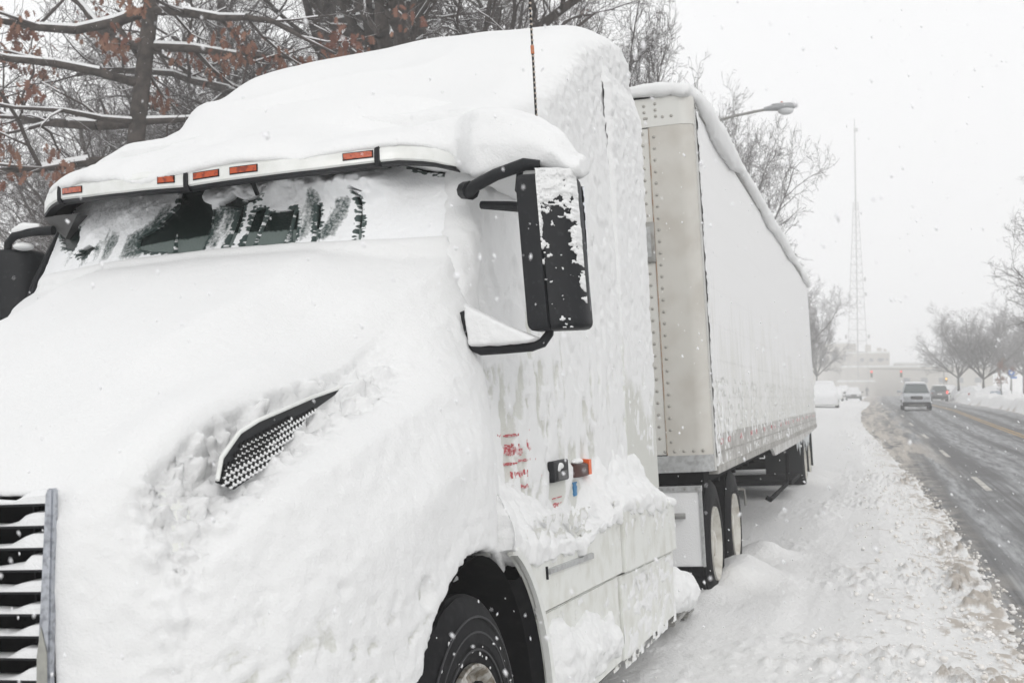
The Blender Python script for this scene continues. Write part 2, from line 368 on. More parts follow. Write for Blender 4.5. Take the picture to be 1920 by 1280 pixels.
# near snow shoulder, finely shaped
def shoulder():
    us = np.concatenate([np.linspace(-11, -3.2, 26), np.linspace(-3, -1.7, 26), np.linspace(-1.66, 1.35, 200)])
    ds = np.concatenate([np.linspace(-4, 4.6, 24), 4.7 * (125/4.7)**np.linspace(0, 1, 620)])
    U, D, F = grid(us, ds)
    P = np.stack([U, D, U*0], 1)
    # outer edge of the packed snow against the asphalt
    e = np.interp(D, [0, 8, 11, 15, 20, 29, 38, 46, 60, 75, 90, 110, 125], [.95, .95, .98, .95, .88, .6, .35, .05, -.30, -.25, .1, .4, .4]) + .07*fbm(P*[0, 1.1, 0], 3) + .05*fbm(P*[0, 5, 0], 2, 5)
    t = e - U
    h = .15 * sstep(0, 1.0, t) + .045*sstep(-.02, .1, t)*sstep(.7, .1, t)
    h = h - .16*sstep(.05, -.12, t)
    on = sstep(-.05, .15, t)
    clod = np.maximum(fbm(P*[9.5, 7, 0], 4, 3) - .04, 0); clod2 = np.maximum(fbm(P*[17, 13, 0], 3, 31), 0)
    rough_ = sstep(2.2, .15, t); rough2 = sstep(-.9, -.1, U)
    mid = sstep(-.1, .35, fbm(P*[.9, .55, 0], 3, 41))
    h = h + on*(.018*fbm(P*[1.6, .9, 0], 2, 7) + clod*(.022+.11*rough_) * (.15+1.1*mid) + clod2*(.004 + .045*rough_)*(.3+mid) + .004*fbm(P*[40, 40, 0], 2))
    h = h - .035*sstep(-1.1, -.5, U)*sstep(.3, -.4, U)*fbm(P*[2.5, .35, 0], 3, 17)*on
    # drifts round the drive wheels
    for (cu, cd, r, a) in ((-1.10, 10.35, .42, .20), (-1.15, 9.9, .25, .12), (-1.05, 11.7, .34, .17), (-1.3, 9.4, .3, .10), (-1.4, 22.6, .6, .2), (-1.4, 24.1, .7, .25), (-2.6, 10.8, .9, .3), (-2.2, 11.4, 1.0, .2)):
        h = h + a*np.exp(-(((U-cu)/(r*.8))**2 + ((D-cd)/r)**2)*1.2)
    h = h + .03*fbm(P*[3.5, 3, 0], 3, 51)*np.exp(-(((U+1.0)/.6)**2 + ((D-11.2)/1.6)**2)) + .02*sstep(-1.8, -3.5, U)
    dirt = on*( sstep(.60, .05, t)*.72*(.6+.5*fbm(P*[3,1.5,0],2,19)) + np.clip(clod*1.6*(.35+.7*rough_), 0, .45)*sstep(-1.6, -.2, U) + .14*sstep(.1, .5, fbm(P*[2, 1.2, 0], 3, 77))*rough_ ) + .28*(fbm(P*[14, 9, 0], 4, 3))*rough_
    dirt = dirt + on*.16*np.maximum(fbm(P*[5,3.5,0],4,91),0)*sstep(-1.4,.2,U)
    dirt = dirt*np.interp(D, [0, 16, 40, 60], [1, .9, .6, .35])
    o = npmesh('snow_shoulder', np.stack([U+bend(D), D, zr(D)+h-.03], 1), F, GROUNDSNOW, attrs={'dirt': dirt}); tag(o, kind='structure')
shoulder()
# loose slush lumps thrown up by the plough
def clods():
    rng = np.random.default_rng(4); bm = bmesh.new(); bmesh.ops.create_icosphere(bm, subdivisions=2, radius=1)
    B = np.array([v.co[:] for v in bm.verts]); T = np.array([[v.index for v in f.verts] for f in bm.faces]); bm.free()
    n = 3000; V = []; Fs = []
    D = 5.5 * (60/5.5)**rng.random(n); off = rng.gamma(1.4, .33, n)
    E = np.interp(D, [0, 8, 11, 15, 20, 29, 38, 46, 60], [.95, .95, .98, .95, .88, .6, .35, .05, -.30]) + .08
    U = E - off; r = .006 + .019*rng.random(n)**3.2; r *= np.where(U < -.3, .7, 1)
    for i in range(n):
        P = B * (1 + .35*vnoise(B*1.7 + i*7.1))[:, None] * r[i] * [1, 1, .8]
        hz = .13*float(sstep(0, 1.0, off[i])) - .0
        P = P + [U[i] + float(bend(D[i])), D[i], float(zr(D[i])) + hz + r[i]*.35]
        V.append(P); Fs.append(T + i*len(B))
    o = npmesh('slush_lumps', np.concatenate(V), np.concatenate(Fs), mat('slush_lump', (.72, .69, .65), .85, noise=(3, (.82, .81, .80), .4, .6), bump=(80, .6, .006)))
    tag(o, 'tan and white slush lumps scattered along the road edge', 'slush', kind='stuff')
clods()

# right hand snow bank and verge
def bank():
    us = np.concatenate([np.linspace(7.6, 12, 70), np.linspace(12.2, 40, 40)]); ds = 20 * (300/20)**np.linspace(0, 1, 260)
    U, D, F = grid(us, ds); P = np.stack([U, D, U*0], 1)
    t = U - 8.5 - .3*fbm(P*[0, .2, 0], 2)
    h = .75*sstep(0, .9, t)*sstep(3.6, 1.6, t) + .25*sstep(.5, 3, t)
    h = h*(1+.45*fbm(P*[.7, .35, 0], 3)) + .12*np.abs(fbm(P*[3, 2, 0], 3, 5))*sstep(0, .3, t) - .15*sstep(.1, -.2, t)
    dirt = .4*sstep(.6, 0, t) + .35*sstep(.1, .5, fbm(P*[1.5, .8, 0], 3, 9))*sstep(2, .5, t)
    o = npmesh('snow_bank', np.stack([U+bend(D), D, zr(D)+h-.04], 1), F, GROUNDSNOW, attrs={'dirt': dirt}); tag(o, kind='structure')
bank()

# ================================================================== TRACTOR
TILT = radians(-3.0)
TO = (-2.454, 0.0, -.066)
def truck_root(name, y):
    return empty(name, (TO[0], y, TO[2]), (0, TILT, 0))
TY = 5.0
truck = truck_root('semi_tractor', TY)
tag(truck, 'white long nosed semi tractor buried under windblown snow, front left', 'truck')
class TB(MB):
    def put(s, name, m, parent=None, **k):
        s.v = [(x, y-TY, z) for x, y, z in s.v]; return s.build(name, m, parent or truck, **k)
def tput(name, V, F, m, parent=None, attrs=None):
    V = np.array(V); V[:, 1] -= TY; return npmesh(name, V, F, m, parent or truck, attrs=attrs)

# ---- hood under its snow
HST = [
 (2.43, [(0,1.47),(.40,1.46),(.60,1.44),(.66,1.36),(.69,1.2),(.70,.8),(.70,.45)]),
 (2.50, [(0,1.53),(.45,1.52),(.70,1.50),(.78,1.40),(.86,1.2),(.88,.9),(.88,.45)]),
 (2.62, [(0,1.60),(.45,1.60),(.76,1.57),(.86,1.45),(.96,1.28),(.99,1.0),(1.0,.45)]),
 (2.85, [(0,1.74),(.45,1.73),(.78,1.665),(.88,1.53),(1.02,1.42),(1.10,1.15),(1.11,.45)]),
 (3.2,  [(0,1.92),(.45,1.90),(.80,1.74),(.92,1.63),(1.07,1.52),(1.17,1.27),(1.18,.45)]),
 (3.7,  [(0,2.12),(.5,2.09),(.83,1.84),(.95,1.75),(1.09,1.65),(1.2,1.42),(1.22,.45)]),
 (4.05, [(0,2.27),(.5,2.25),(.90,2.06),(1.02,1.93),(1.12,1.76),(1.2,1.5),(1.22,.45)]),
 (4.30, [(0,2.33),(.5,2.32),(.985,2.21),(1.065,2.02),(1.115,1.76),(1.15,1.45),(1.17,.45)]),
 (4.42, [(0,2.34),(.5,2.34),(.985,2.27),(1.055,2.0),(1.08,1.7),(1.09,1.35),(1.10,.45)])]
ys, PR = catmull([(y, p) for y, p in HST], 46)
rings = []
for y, p in zip(ys, PR):
    r = [(x, y, z) for x, z in p] + [(-x, y, z) for x, z in p[::-1][:-1]]
    rings.append(r)
hb = MB().loft(rings)
hb.tube([(x, 4.19+.25*x*x+.0, 2.275) for x in np.linspace(-.93, .96, 24)], .06, 10)
cut = MB(); rr = []
for xx in (.62, 1.45):
    rr.append([(xx, 3.9+.63*cos(2*pi*k/40), .50+.65*sin(2*pi*k/40)) for k in range(40)])
cut.loft(rr)
cut.box((-.63, 2.0, .2), (.605, 2.62, 1.468))
V, F, N = remeshed(hb, .0125, 8, cut)
# windward ledge where the thick hood snow broke away above the vent
ridge = np.interp(V[:,1], [2.4,2.6,2.95,3.7,4.3], [.74,.79,.82,.86,.94])
sd_ = V[:,0]-ridge + .018*fbm(V*[2,5,2],3,21)
zone = sstep(-.012, .014, sd_)*sstep(.18, .09, sd_)*sstep(2.45,2.6,V[:,1])*sstep(3.95,3.5,V[:,1])
rgh = np.abs(fbm(V*19, 3, 3))*1.15
V = snow_disp(V, N, .004, .010, 17)
V += N*(-.060*zone + .11*zone*rgh + .02*sstep(.12,.0,np.abs(V[:,0]-ridge+.09))*sstep(2.5,2.7,V[:,1])*sstep(4.2,3.9,V[:,1]))[:, None]
# streaky wind crust and pits low on the fender side
low = sstep(1.35,.95,V[:,2])*sstep(.75,1.02,V[:,0]+.5*(1.1-V[:,2])*0)
st_ = fbm(np.stack([V[:,0]*8, V[:,1]*14+V[:,2]*9, V[:,2]*34-V[:,1]*16], 1), 3, 8)
V -= N*(low*.026*np.maximum(st_-.05,0))[:,None]
for (a,b,c,r,dp) in ((1.06,2.98,1.16,.085,.05),(1.1,3.1,1.07,.05,.045),(1.2,3.42,1.08,.06,.05),(.83,2.47,1.53,.05,.03)):
    dd = np.sqrt(((V-[a,b,c])**2).sum(1)); V -= N*(dp*sstep(r,r*.3,dd))[:,None]
VENT = [(2.665,1.475),(2.70,1.53),(2.80,1.592),(2.90,1.622),(3.05,1.650),(3.24,1.685),(3.46,1.718),(3.42,1.70),(3.25,1.652),(3.12,1.60),(2.98,1.535),(2.86,1.487),(2.74,1.452)]
def vx(y, z): return .985 - .16*(z-1.45) - .06*np.maximum(0, 2.95-y)
pin = np.zeros(len(V), bool); Yv, Zv = V[:,1] + .006*fbm(V*45,2), V[:,2] + .006*fbm(V*45,2,3); j = len(VENT)-1
for i_ in range(len(VENT)):
    (yi, zi), (yj, zj) = VENT[i_], VENT[j]
    pin ^= ((zi > Zv) != (zj > Zv)) & (Yv < (yj-yi)*(Zv-zi)/(zj-zi+1e-9)+yi); j = i_
pin &= (V[:,0] > .7) & (Yv < 3.36)
V[pin, 0] = np.minimum(V[pin, 0], vx(V[pin,1], V[pin,2]) - .055)
bare = .62*low*sstep(.12,.42,st_)
for (a,b,c,r) in ((1.06,2.98,1.16,.06),(1.1,3.1,1.07,.045),(1.2,3.42,1.08,.055),(.83,2.5,1.53,.035)):
    bare = np.maximum(bare, sstep(r,r*.4,np.sqrt(((V-[a,b,c])**2).sum(1))+.02*fbm(V*40,2)))
tput('hood_snow', V, F, CRUST, attrs={'bare': bare})
# painted hood under the snow (shows at the arch edge and the vent)
rin = []
for y, p in zip(ys, PR):
    if y < 2.5: continue
    q = [(max(x-.035, 0), z-.045 if z > 1 else z) for x, z in p]
    rin.append([(x, y+.02, z) for x, z in q] + [(-x, y+.02, z) for x, z in q[::-1][:-1]])
hood_in = MB().loft(rin)
me = TB(); me.v = hood_in.v; me.f = hood_in.f
ho = me.put('hood', PAINTD)
cm = MB(); cm.v = [(x, y-TY, z) for x, y, z in cut.v]; cm.f = cut.f
# bite the arch out of the painted hood too, and bake the result
tm = cm.build('cut', PAINT, truck); md = ho.modifiers.new('b', 'BOOLEAN'); md.object = tm; md.solver = 'EXACT'
bpy.context.view_layer.update()
new = bpy.data.meshes.new_from_object(ho.evaluated_get(bpy.context.evaluated_depsgraph_get())); ho.modifiers.clear(); ho.data = new
bpy.data.objects.remove(tm)

# ---- cab side, sleeper and roof under snow
def xs(y): return np.interp(y, [4.3, 4.5, 4.9, 6.0, 7.55], [.99, 1.03, 1.09, 1.125, 1.165])
cb = MB()
rings = []
for y in np.linspace(4.86, 7.5, 24):
    a = float(xs(y)); zt = float(np.interp(y, [4.86, 5.3, 5.8, 6.4, 7.0, 7.4, 7.5], [2.95, 3.12, 3.42, 3.76, 4.0, 4.08, 4.05]))
    zb = 1.0 if y < 6.74 else 1.18
    pts = []
    rr_ = .16 + .05*(y-4.86)
    for k in range(9):
        t = pi/2*k/8; pts.append((a - .02 - rr_*1.25 + rr_*1.25*sin(t), y, zt - rr_*.95 + rr_*.95*cos(t)))
    right_ = pts + [(a, y, 2.6), (a+.01, y, 1.8), (a, y, zb)]
    left_ = [(-x, yy, z) for x, yy, z in right_[::-1]]
    rings.append([(0, y, zt+.03)] + right_ + left_)
cb.loft(rings)
# door front part beside the windscreen, below its line
rings = []
for y in np.linspace(4.22, 4.95, 12):
    a = float(xs(y)) - .0; zt = 1.98 + min(.24,(y-4.22)*1.1) + max(0, (y-4.42))/.62
    rings.append([(a-.13, y, min(zt, 2.85)), (a, y, min(zt, 2.85)-.03), (a+.0, y, 2.1), (a+.005, y, 1.0), (a-.13, y, 1.0)])
cb.loft(rings)
cb.v += [(-x, y, z) for x, y, z in cb.v[-60:]]; n0 = len(cb.v) - 120
cb.f += [tuple(i + 60 for i in f) for f in cb.f if min(f) >= n0]
rings = []
for z, y, x, rx, ry in ((1.90,4.40,1.01,.05,.10),(2.0,4.40,1.0,.065,.12),(2.14,4.42,.985,.085,.12),(2.30,4.47,.97,.092,.10),(2.52,4.60,.965,.085,.10),(2.66,4.67,.96,.08,.10),(2.84,4.74,.95,.08,.12)):
    rings.append([(x+rx*cos(t), y+ry*sin(t), z) for t in np.linspace(0, 2*pi, 16, endpoint=False)])
cb.loft(rings)
V, F, N = remeshed(cb, .0165, 7)
up = sstep(.3, .8, N[:,2]); sd = 1-up
hi = sstep(2.7, 3.3, V[:,2])
# side crust: clots higher up, streaky pits lower down
cl = np.abs(fbm(V*[21,21,21], 3, 2))*1.3
pit = fbm(V*[1,13,8.5], 3, 6) + .35*fbm(V*[1,30,16], 2, 8)
streak = fbm(V*[1,16,5], 3, 12)
d = up*(fbm(V*2.5,2)*.012 + .035*(1-np.abs(fbm(V*[.9,1.3,.9],2,61))*2.5)*sstep(3.9,3.4,V[:,2])) + sd*(hi*(cl*.026) + (1-hi)*(.006 + .004*fbm(V*30,2) - .012*sstep(.12,.40,pit) - .005*sstep(.1,.5,streak)))
d += sd*.03*fbm(V*[1.2,1.2,1.2],2,4)*hi
bare = sd*(1-hi)*np.clip(sstep(.10,.36,pit)*.62*sstep(-.3,.15,fbm(V*2.1,2,5)) + .5*sstep(.15,.5,streak)*sstep(-.15,.25,fbm(V*1.3,2,55)) , 0, .8)
bare = bare*sstep(2.45,1.9,V[:,2]) + bare*.3*sstep(1.9,2.45,V[:,2])
ell = lambda y0,z0,ry,rz: sstep(1.0,.75,np.sqrt(((V[:,1]-y0)/ry)**2+((V[:,2]-z0)/rz)**2)+.12*fbm(V*22,2,3))*(V[:,0]>0)
clear = np.maximum.reduce([ell(5.32,1.26,.16,.09), ell(5.62,1.2,.12,.10)])
d = d*(1-clear) - .004*clear; bare = np.maximum(bare, clear*.95)
V = V + N*d[:, None]
tput('cab_snow_crust', V, F, CRUST, attrs={'bare': bare})
# painted sleeper fairing panel behind the seam
def panel(name, pts, x0, x1, m, parent=None, bev=.006):
    """side panel from a (y,z) outline"""
    b = TB(); b.loft([[(x0+(xx if False else 0), y, z) for y, z in pts], [(x1, y, z) for y, z in pts]]); return b.put(name, m, parent, bevel=bev)
fp = TB()
rg = []
for z in np.linspace(1.10, 3.4, 20):
    xo = 1.140 ; rg.append([(xo-.03, 6.74, z), (xo+.012, 6.75, z), (xo+.02, 7.3, z), (xo+.02, 7.60, z), (xo-.03, 7.60, z)])
fp.loft(rg); fp.put('side_fairing', PAINTD, bevel=.004)
# crust over the fairing's upper part
y_, z_ = np.meshgrid(np.linspace(6.715, 7.605, 62), np.linspace(1.1, 3.74, 200))
P = np.stack([np.interp(y_.ravel(),[6.715,6.735,7.3,7.605],[1.125,1.158,1.170,1.168])-.06*sstep(3.45,3.74,z_.ravel()), y_.ravel(), z_.ravel()], 1)
cov = sstep(1.35, 2.05, P[:,2] + .35*fbm(P*[1,3,2.4],3) )
pt = fbm(P*[1,12,9],3,3)
cl = np.abs(fbm(P*21, 3, 2))*1.3
P[:,0] += cov*(.012 + .006*fbm(P*25,2)+ .018*cl*sstep(2.6,3.2,P[:,2]) - .008*sstep(.2,.5,pt)) - .002
bare = np.clip(1-cov*1.15 + .5*sstep(.25,.5,pt)*cov*sstep(2.6,2.0,P[:,2]), 0, .92)
i = np.arange(len(P)).reshape(200, 62)
tput('fairing_snow', P, np.stack([i[:-1,:-1].ravel(), i[:-1,1:].ravel(), i[1:,1:].ravel(), i[1:,:-1].ravel()], 1), CRUST, attrs={'bare': bare})

# ---- deck snow over the visor + A pillars
vy = lambda x: 4.05 + .42*x*x
vz = lambda x: float(np.interp(abs(x), [0,.3,.53,.8,.9,.98,1.05], [2.565,2.581,2.60,2.635,2.632,2.613,2.59]))
dk = MB(); rings = []
for x in np.linspace(-1.03, 1.06, 60):
    e = 1 - abs(x/1.09)**10; y0 = vy(x); z0 = vz(x); h = .9 + .25*fbm(np.array([[x*1.6, 0, 3.]]), 2)[0]
    h *= .55 + .45*e; end = max(0, (abs(x)-.88)/.18)
    py = .045*end
    z0 += .046 + .008*sin(x*9) + .014*fbm(np.array([[x*9,0,7.]]),3)[0] - .026*math.exp(-((x+.22)/.13)**2)
    back = 5.4
    zb = 3.195 - .22*abs(x)**3
    rings.append([(x, y0+.0+py, z0), (x, y0-.012+py, z0+.022*h), (x, y0+.012+py, z0+.055*h), (x, y0+.075+py, z0+.105*h), (x, y0+.20, z0+.165*h), (x, y0+.40, z0+.235*h),
                  (x, y0+.65, min(z0+.33*h, zb)), (x, 5.05, zb-.05), (x, back, zb), (x, back, 2.6), (x, y0+.5, 2.72), (x, y0+.12, z0+.02)])
dk.loft(rings)
# drift running round the right cab corner to the mirror arm
def blob(mb, pts, rad, n=14): mb.tube(pts, rad, n)
rings = []
for x in np.linspace(.55, 1.535, 34):
    zt = float(np.interp(x, [.55,.8,1.0,1.2,1.35,1.45,1.5], [2.76,2.865,2.885,2.84,2.76,2.68,2.58])); ye = float(np.interp(x, [.8,1.1,1.25,1.5], [5.5,5.4,4.75,4.46]))
    yf = float(np.interp(x, [.55,.8,1.0,1.1,1.5], [4.50,4.50,4.48,4.34,4.285])); zb = float(np.interp(x,[.55,1.03,1.1,1.36,1.5],[2.70,2.60,2.535,2.548,2.49]))
    zr_ = zt + (.12 if x < 1.12 else 0)*1.0
    rings.append([(x,yf,zb),(x,yf-.02,zb+.4*(zt-zb)),(x,yf+.05,zb+.85*(zt-zb)),(x,yf+.18,zt),(x,.5*(yf+ye),zt+.02),(x,ye,zr_-.02),(x,ye,zb+.03),(x,.5*(yf+ye),zb)])
dk.loft(rings)
pass
V, F, N = remeshed(dk, .013, 9)
V = snow_disp(V, N, .004, .008, 14, 5)
tput('visor_snow', V, F, CRUST, attrs={'bare': V[:,0]*0})
pl = MB()
for s in (-1,):
    r = .022
    pl.tube([(s*1.0, 4.38, 2.10), (s*.995, 4.46, 2.30), (s*.975, 4.60, 2.52), (s*.95, 4.74, 2.78)], [r*1.2, r*1.15, r, r], 14)
V, F, N = remeshed(pl, .012, 6); V = snow_disp(V, N, .003, .006, 16)
tput('pillar_snow', V, F, CRUST, attrs={'bare': V[:,0]*0})
TB().tube([(-1.035, 4.36, 2.08), (-1.03, 4.45, 2.30), (-1.01, 4.60, 2.54), (-.975, 4.76, 2.8)], [.017]*4, 8).put('windscreen_pillar', BLACK)
# interior behind the glass
TB().box((-.95, 4.85, 1.4), (.95, 5.6, 2.9)).put('cab_interior', DARK)

# ---- windscreen
wy = lambda x, z: 4.19 + .25*x*x + .62*(z-2.3)
nx, nz = 220, 120
X, Zg = np.meshgrid(np.linspace(-.99, .99, nx), np.linspace(2.08, 2.76, nz)); X = X.ravel(); Zg = Zg.ravel()
i = np.arange(nx*nz).reshape(nz, nx); Q = np.stack([i[:-1,:-1].ravel(), i[:-1,1:].ravel(), i[1:,1:].ravel(), i[1:,:-1].ravel()], 1)
tput('windscreen', np.stack([X, wy(X, Zg)+.012, Zg], 1), Q, mix_mat('windscreen_glass', 'bare', ((.010,.018,.016), .12), ((.15,.185,.175), .35)), attrs={'bare': .62*sstep(.015,-.01, Zg-(2.405-.035*np.abs(X))+.006*fbm(np.stack([X*9,X*0,Zg*9],1),2))+.10})
nx, nz = 560, 220
X, Zg = np.meshgrid(np.linspace(-.99, .985, nx), np.linspace(2.21, 2.75, nz)); X = X.ravel(); Zg = Zg.ravel()
P = np.stack([X, X*0, Zg], 1)
def poly(pts):
    """signed-ish inside measure of a quad outline in (x,z), 1 inside"""
    m = np.ones(len(X)); pts = np.array(pts); n = len(pts); dmin = np.full(len(X), 9.)
    for a in range(n):
        p, q = pts[a], pts[(a+1) % n]; nrm = np.array([q[1]-p[1], p[0]-q[0]]); nrm /= np.linalg.norm(nrm)
        dmin = np.minimum(dmin, -((X-p[0])*nrm[0] + (Zg-p[1])*nrm[1]) )
    return dmin
wob = .0022*fbm(P*[80,1,55], 3) + .004*fbm(P*[14,1,9], 2)
hole = np.full(len(X), -9.)
WIN = [[[-0.204, 2.473], [-0.173, 2.339], [-0.02, 2.323], [-0.036, 2.502], [-0.043, 2.628], [-0.26, 2.626]], [[-0.37, 2.376], [-0.173, 2.339], [-0.207, 2.51], [-0.288, 2.471], [-0.379, 2.426]], [[-0.293, 2.484], [-0.19, 2.447], [-0.222, 2.55]], [[0.008, 2.535], [0.092, 2.514], [0.108, 2.606], [-0.034, 2.622]], [[-0.028, 2.386], [-0.015, 2.379], [-0.018, 2.452], [-0.012, 2.519], [-0.027, 2.506]], [[0.086, 2.323], [0.101, 2.321], [0.109, 2.415], [0.109, 2.536], [0.092, 2.538]], [[0.114, 2.523], [0.176, 2.55], [0.194, 2.597], [0.084, 2.589]], [[0.153, 2.317], [0.191, 2.314], [0.204, 2.406], [0.207, 2.507], [0.16, 2.494]], [[0.212, 2.382], [0.205, 2.308], [0.314, 2.299], [0.329, 2.396], [0.331, 2.486], [0.228, 2.476]], [[0.343, 2.395], [0.366, 2.318], [0.36, 2.393], [0.352, 2.475], [0.339, 2.471]], [[0.448, 2.329], [0.457, 2.321], [0.449, 2.411], [0.436, 2.495], [0.425, 2.496], [0.436, 2.411]], [[0.604, 2.413], [0.615, 2.318], [0.625, 2.306], [0.615, 2.412], [0.596, 2.531], [0.587, 2.531]], [[0.615, 2.539], [0.631, 2.563], [0.556, 2.597], [0.502, 2.571]], [[0.722, 2.644], [0.824, 2.628], [0.914, 2.593], [0.912, 2.651], [0.847, 2.676], [0.752, 2.688], [0.682, 2.671]], [[0.608, 2.565], [0.656, 2.561], [0.709, 2.639], [0.671, 2.62], [0.684, 2.665]], [[-0.896, 2.453], [-0.804, 2.429], [-0.776, 2.471], [-0.822, 2.53], [-0.974, 2.616], [-0.972, 2.534]], [[-1.027, 2.584], [-0.939, 2.542], [-0.922, 2.566], [-0.955, 2.667], [-1.043, 2.656]], [[-0.761, 2.402], [-0.694, 2.383], [-0.641, 2.416], [-0.684, 2.432]]]
for w in WIN: hole = np.maximum(hole, poly(w))
hole = hole + .003
mask = hole + wob
frost = sstep(-.003, .008, mask)
thick = .010 + .006*fbm(P*[9,1,9],2) + .003*fbm(P*[50,1,50],2)
# clumps hanging under the visor
clump = X*0
for (a, c, r, t) in ((.30,2.62,.12,.10),(.52,2.60,.13,.12),(.64,2.585,.10,.12),(-.02,2.60,.12,.05),(.12,2.60,.10,.05),(-.7,2.5,.13,.03),(-.45,2.56,.16,.03)):
    q = np.exp(-((X-a)**2+((Zg-c)*1.3)**2)/r**2*1.6); thick += t*q*(1+.5*fbm(P*16,3)); frost = np.where(q > .5, 0, frost); clump = np.maximum(clump, q)
thick += .010*sstep(2.36, 2.28, Zg) + .012*sstep(.75,1.0,X)
yy = wy(X, np.maximum(Zg, 2.31)) + .006 + .25*np.maximum(2.31-Zg,0) - thick*(1-frost) + .02*frost
i = np.arange(nx*nz).reshape(nz, nx); Q = np.stack([i[:-1,:-1].ravel(), i[:-1,1:].ravel(), i[1:,1:].ravel(), i[1:,:-1].ravel()], 1)
keep = frost[Q].min(1) < .97
grit = sstep(.1, .6, sstep(-.035, .004, mask)*(.5+.8*fbm(P*[50,1,110],3)))
core = sstep(-.95,-.75,X)*sstep(.78,.55,X)*sstep(2.62,2.54,Zg)*sstep(2.30,2.36,Zg)
grit = np.maximum(grit, core*np.clip(.38 + .60*fbm(P*[15,1,1.6]+P[:,[2,1,0]]*[-4,0,0],3,3) + .22*fbm(P*[40,1,9],2,7), 0, .62)*sstep(-.30,-.02,mask))
grit = grit*sstep(.55,.2,clump)
tput('windscreen_frost', np.stack([X, yy, Zg-.3*thick*(1-frost)*0], 1), Q[keep], mix_mat('frost', 'bare', ((.86,.87,.88), .7), ((.05,.075,.07), .3)), attrs={'bare': np.clip(grit, 0, 1)})

# ---- sun visor
vb = TB(); rings = []
for x in np.linspace(-1.0, 1.0, 50):
    y0, z0 = vy(x), vz(x); y0 += .02*max(0, (abs(x)-.93)/.07)**2; hh = .062 if abs(x) < .93 else .062-.3*(abs(x)-.93)
    rings.append([(x,y0+.010,z0),(x,y0,z0+.006),(x,y0+.001,z0+hh*.8),(x,y0+.02,z0+hh+.01),(x,y0+.12,z0+hh+.06),(x,y0+.5,z0+.22),(x,y0+.5,z0+.20),(x,y0+.12,z0+.045),(x,y0+.025,z0+.015)])
vb.loft(rings); visor = vb.put('sun_visor', PAINT)
g_ = TB(); rings = []
for x in np.linspace(-.985, .985, 50):
    y0, z0 = vy(x)+.012, vz(x); rings.append([(x,y0,z0-.012),(x,y0,z0+.003),(x,y0+.05,z0+.003),(x,y0+.05,z0-.012)])
g_.loft(rings).put('gasket', BLACK, visor)
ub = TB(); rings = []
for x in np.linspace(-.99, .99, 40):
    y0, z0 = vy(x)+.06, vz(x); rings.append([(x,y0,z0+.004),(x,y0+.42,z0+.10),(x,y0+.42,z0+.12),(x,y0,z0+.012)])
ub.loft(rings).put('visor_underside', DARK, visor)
for x0, x1 in ((-.735,-.575), (-.12,-.045), (.045,.148), (.198,.30), (.615,.712)):
    b = TB(); rings = []
    for x in np.linspace(x0, x1, 8):
        y0 = vy(x); z0 = vz(x)+.022 ; rings.append([(x,y0-.006,z0),(x,y0-.006,z0+.022),(x,y0+.004,z0+.022),(x,y0+.004,z0)])
    lo = b.loft(rings).put('marker_light', AMBER, visor)
    b = TB(); xm = (x0+x1)/2; rings = []
    for x in np.linspace(x0-.004, x1+.004, 8):
        y0 = vy(x)-.002; z0 = vz(x)+.018; rings.append([(x,y0,z0),(x,y0,z0+.030),(x,y0+.004,z0+.030),(x,y0+.004,z0)])
    b.loft(rings).put('lens_bezel', BLACK, lo)
for xc in (-.765, .01, .728):
    b = TB(); rings = []
    for dz, dy in ((-.02,.01),(-.005,-.006),(.03,-.006),(.055,-.002),(.08,.03),(.11,.08),(.14,.15)):
        y0 = vy(xc)+dy; z0 = vz(xc)+dz+.002; rings.append([(xc-.009,y0-.002,z0),(xc+.009,y0-.002,z0),(xc+.009,y0+.02,z0),(xc-.009,y0+.02,z0)])
    b.loft(rings).put('visor_seam_strap', BLACK, visor)
# hanging stay between visor and glass
TB().tube([(.23, 4.16, 2.60), (.215, 4.24, 2.545)], .010, 8).put('visor_stay', BLACK, visor)
tri = TB(); tri.loft([[(-.99,4.47,2.60),(-.90,4.50,2.50),(-.80,4.46,2.60)],[(-.99,4.60,2.60),(-.90,4.62,2.50),(-.80,4.60,2.60)]]); tri.put('visor_end_bracket', mat('grey_bracket',(.10,.10,.10),.5), visor)

# ---- mirrors
def mirror(cx, y0, z0, z1, w, depth=.15):
    b = TB(); rings = []; zz = np.concatenate([z0+np.array([0,.003,.009,.018,.03]), np.linspace(z0+.06,z1-.06,6), z1-np.array([.03,.018,.009,.003,0])])
    for k, z in enumerate(zz):
        e = min(z-z0, z1-z)/.03; s_ = 1 - .24*(1-math.sqrt(max(0,1-max(0,1-e)**2)))
        hw = w/2*s_; lean = (z-z0)*-.035
        ring = []
        for (a, d) in ((-1,-.02),(-.9,-.06),(-.45,-.075),(-.22,-.078),(-.18,-.07),(-.12,-.078),(.5,-.07),(.9,-.045),(1,-.0),(1,.05),(.9,.06),(-.9,.06),(-1,.05)):
            ring.append((cx+a*hw+lean, y0+d*s_+ .04*a, z))
        rings.append(ring)
    return b.loft(rings)
rm = mirror(1.425, 4.30, 1.915, 2.50, .215).put('wing_mirror', BLACK)
TB().box((1.34,4.365,1.95),(1.53,4.372,2.46)).put('mirror_glass', mat('mirror_glass',(.6,.62,.65),.03,metal=1), rm)
ar = TB()
ar.tube([(1.04,4.40,2.50),(1.08,4.36,2.49)], [.035,.038], 10)
ar.tube([(1.06,4.37,2.475),(1.10,4.34,2.50),(1.20,4.31,2.53),(1.32,4.30,2.555),(1.38,4.30,2.545)], [.022,.024,.024,.025,.02], 10)
ar.tube([(1.10,4.42,2.44),(1.22,4.40,2.42),(1.33,4.36,2.395)], [.016,.02,.02], 8)
ar.tube([(1.30,4.31,2.55),(1.27,4.36,2.47),(1.285,4.36,2.45)], [.014,.012,.012], 8)
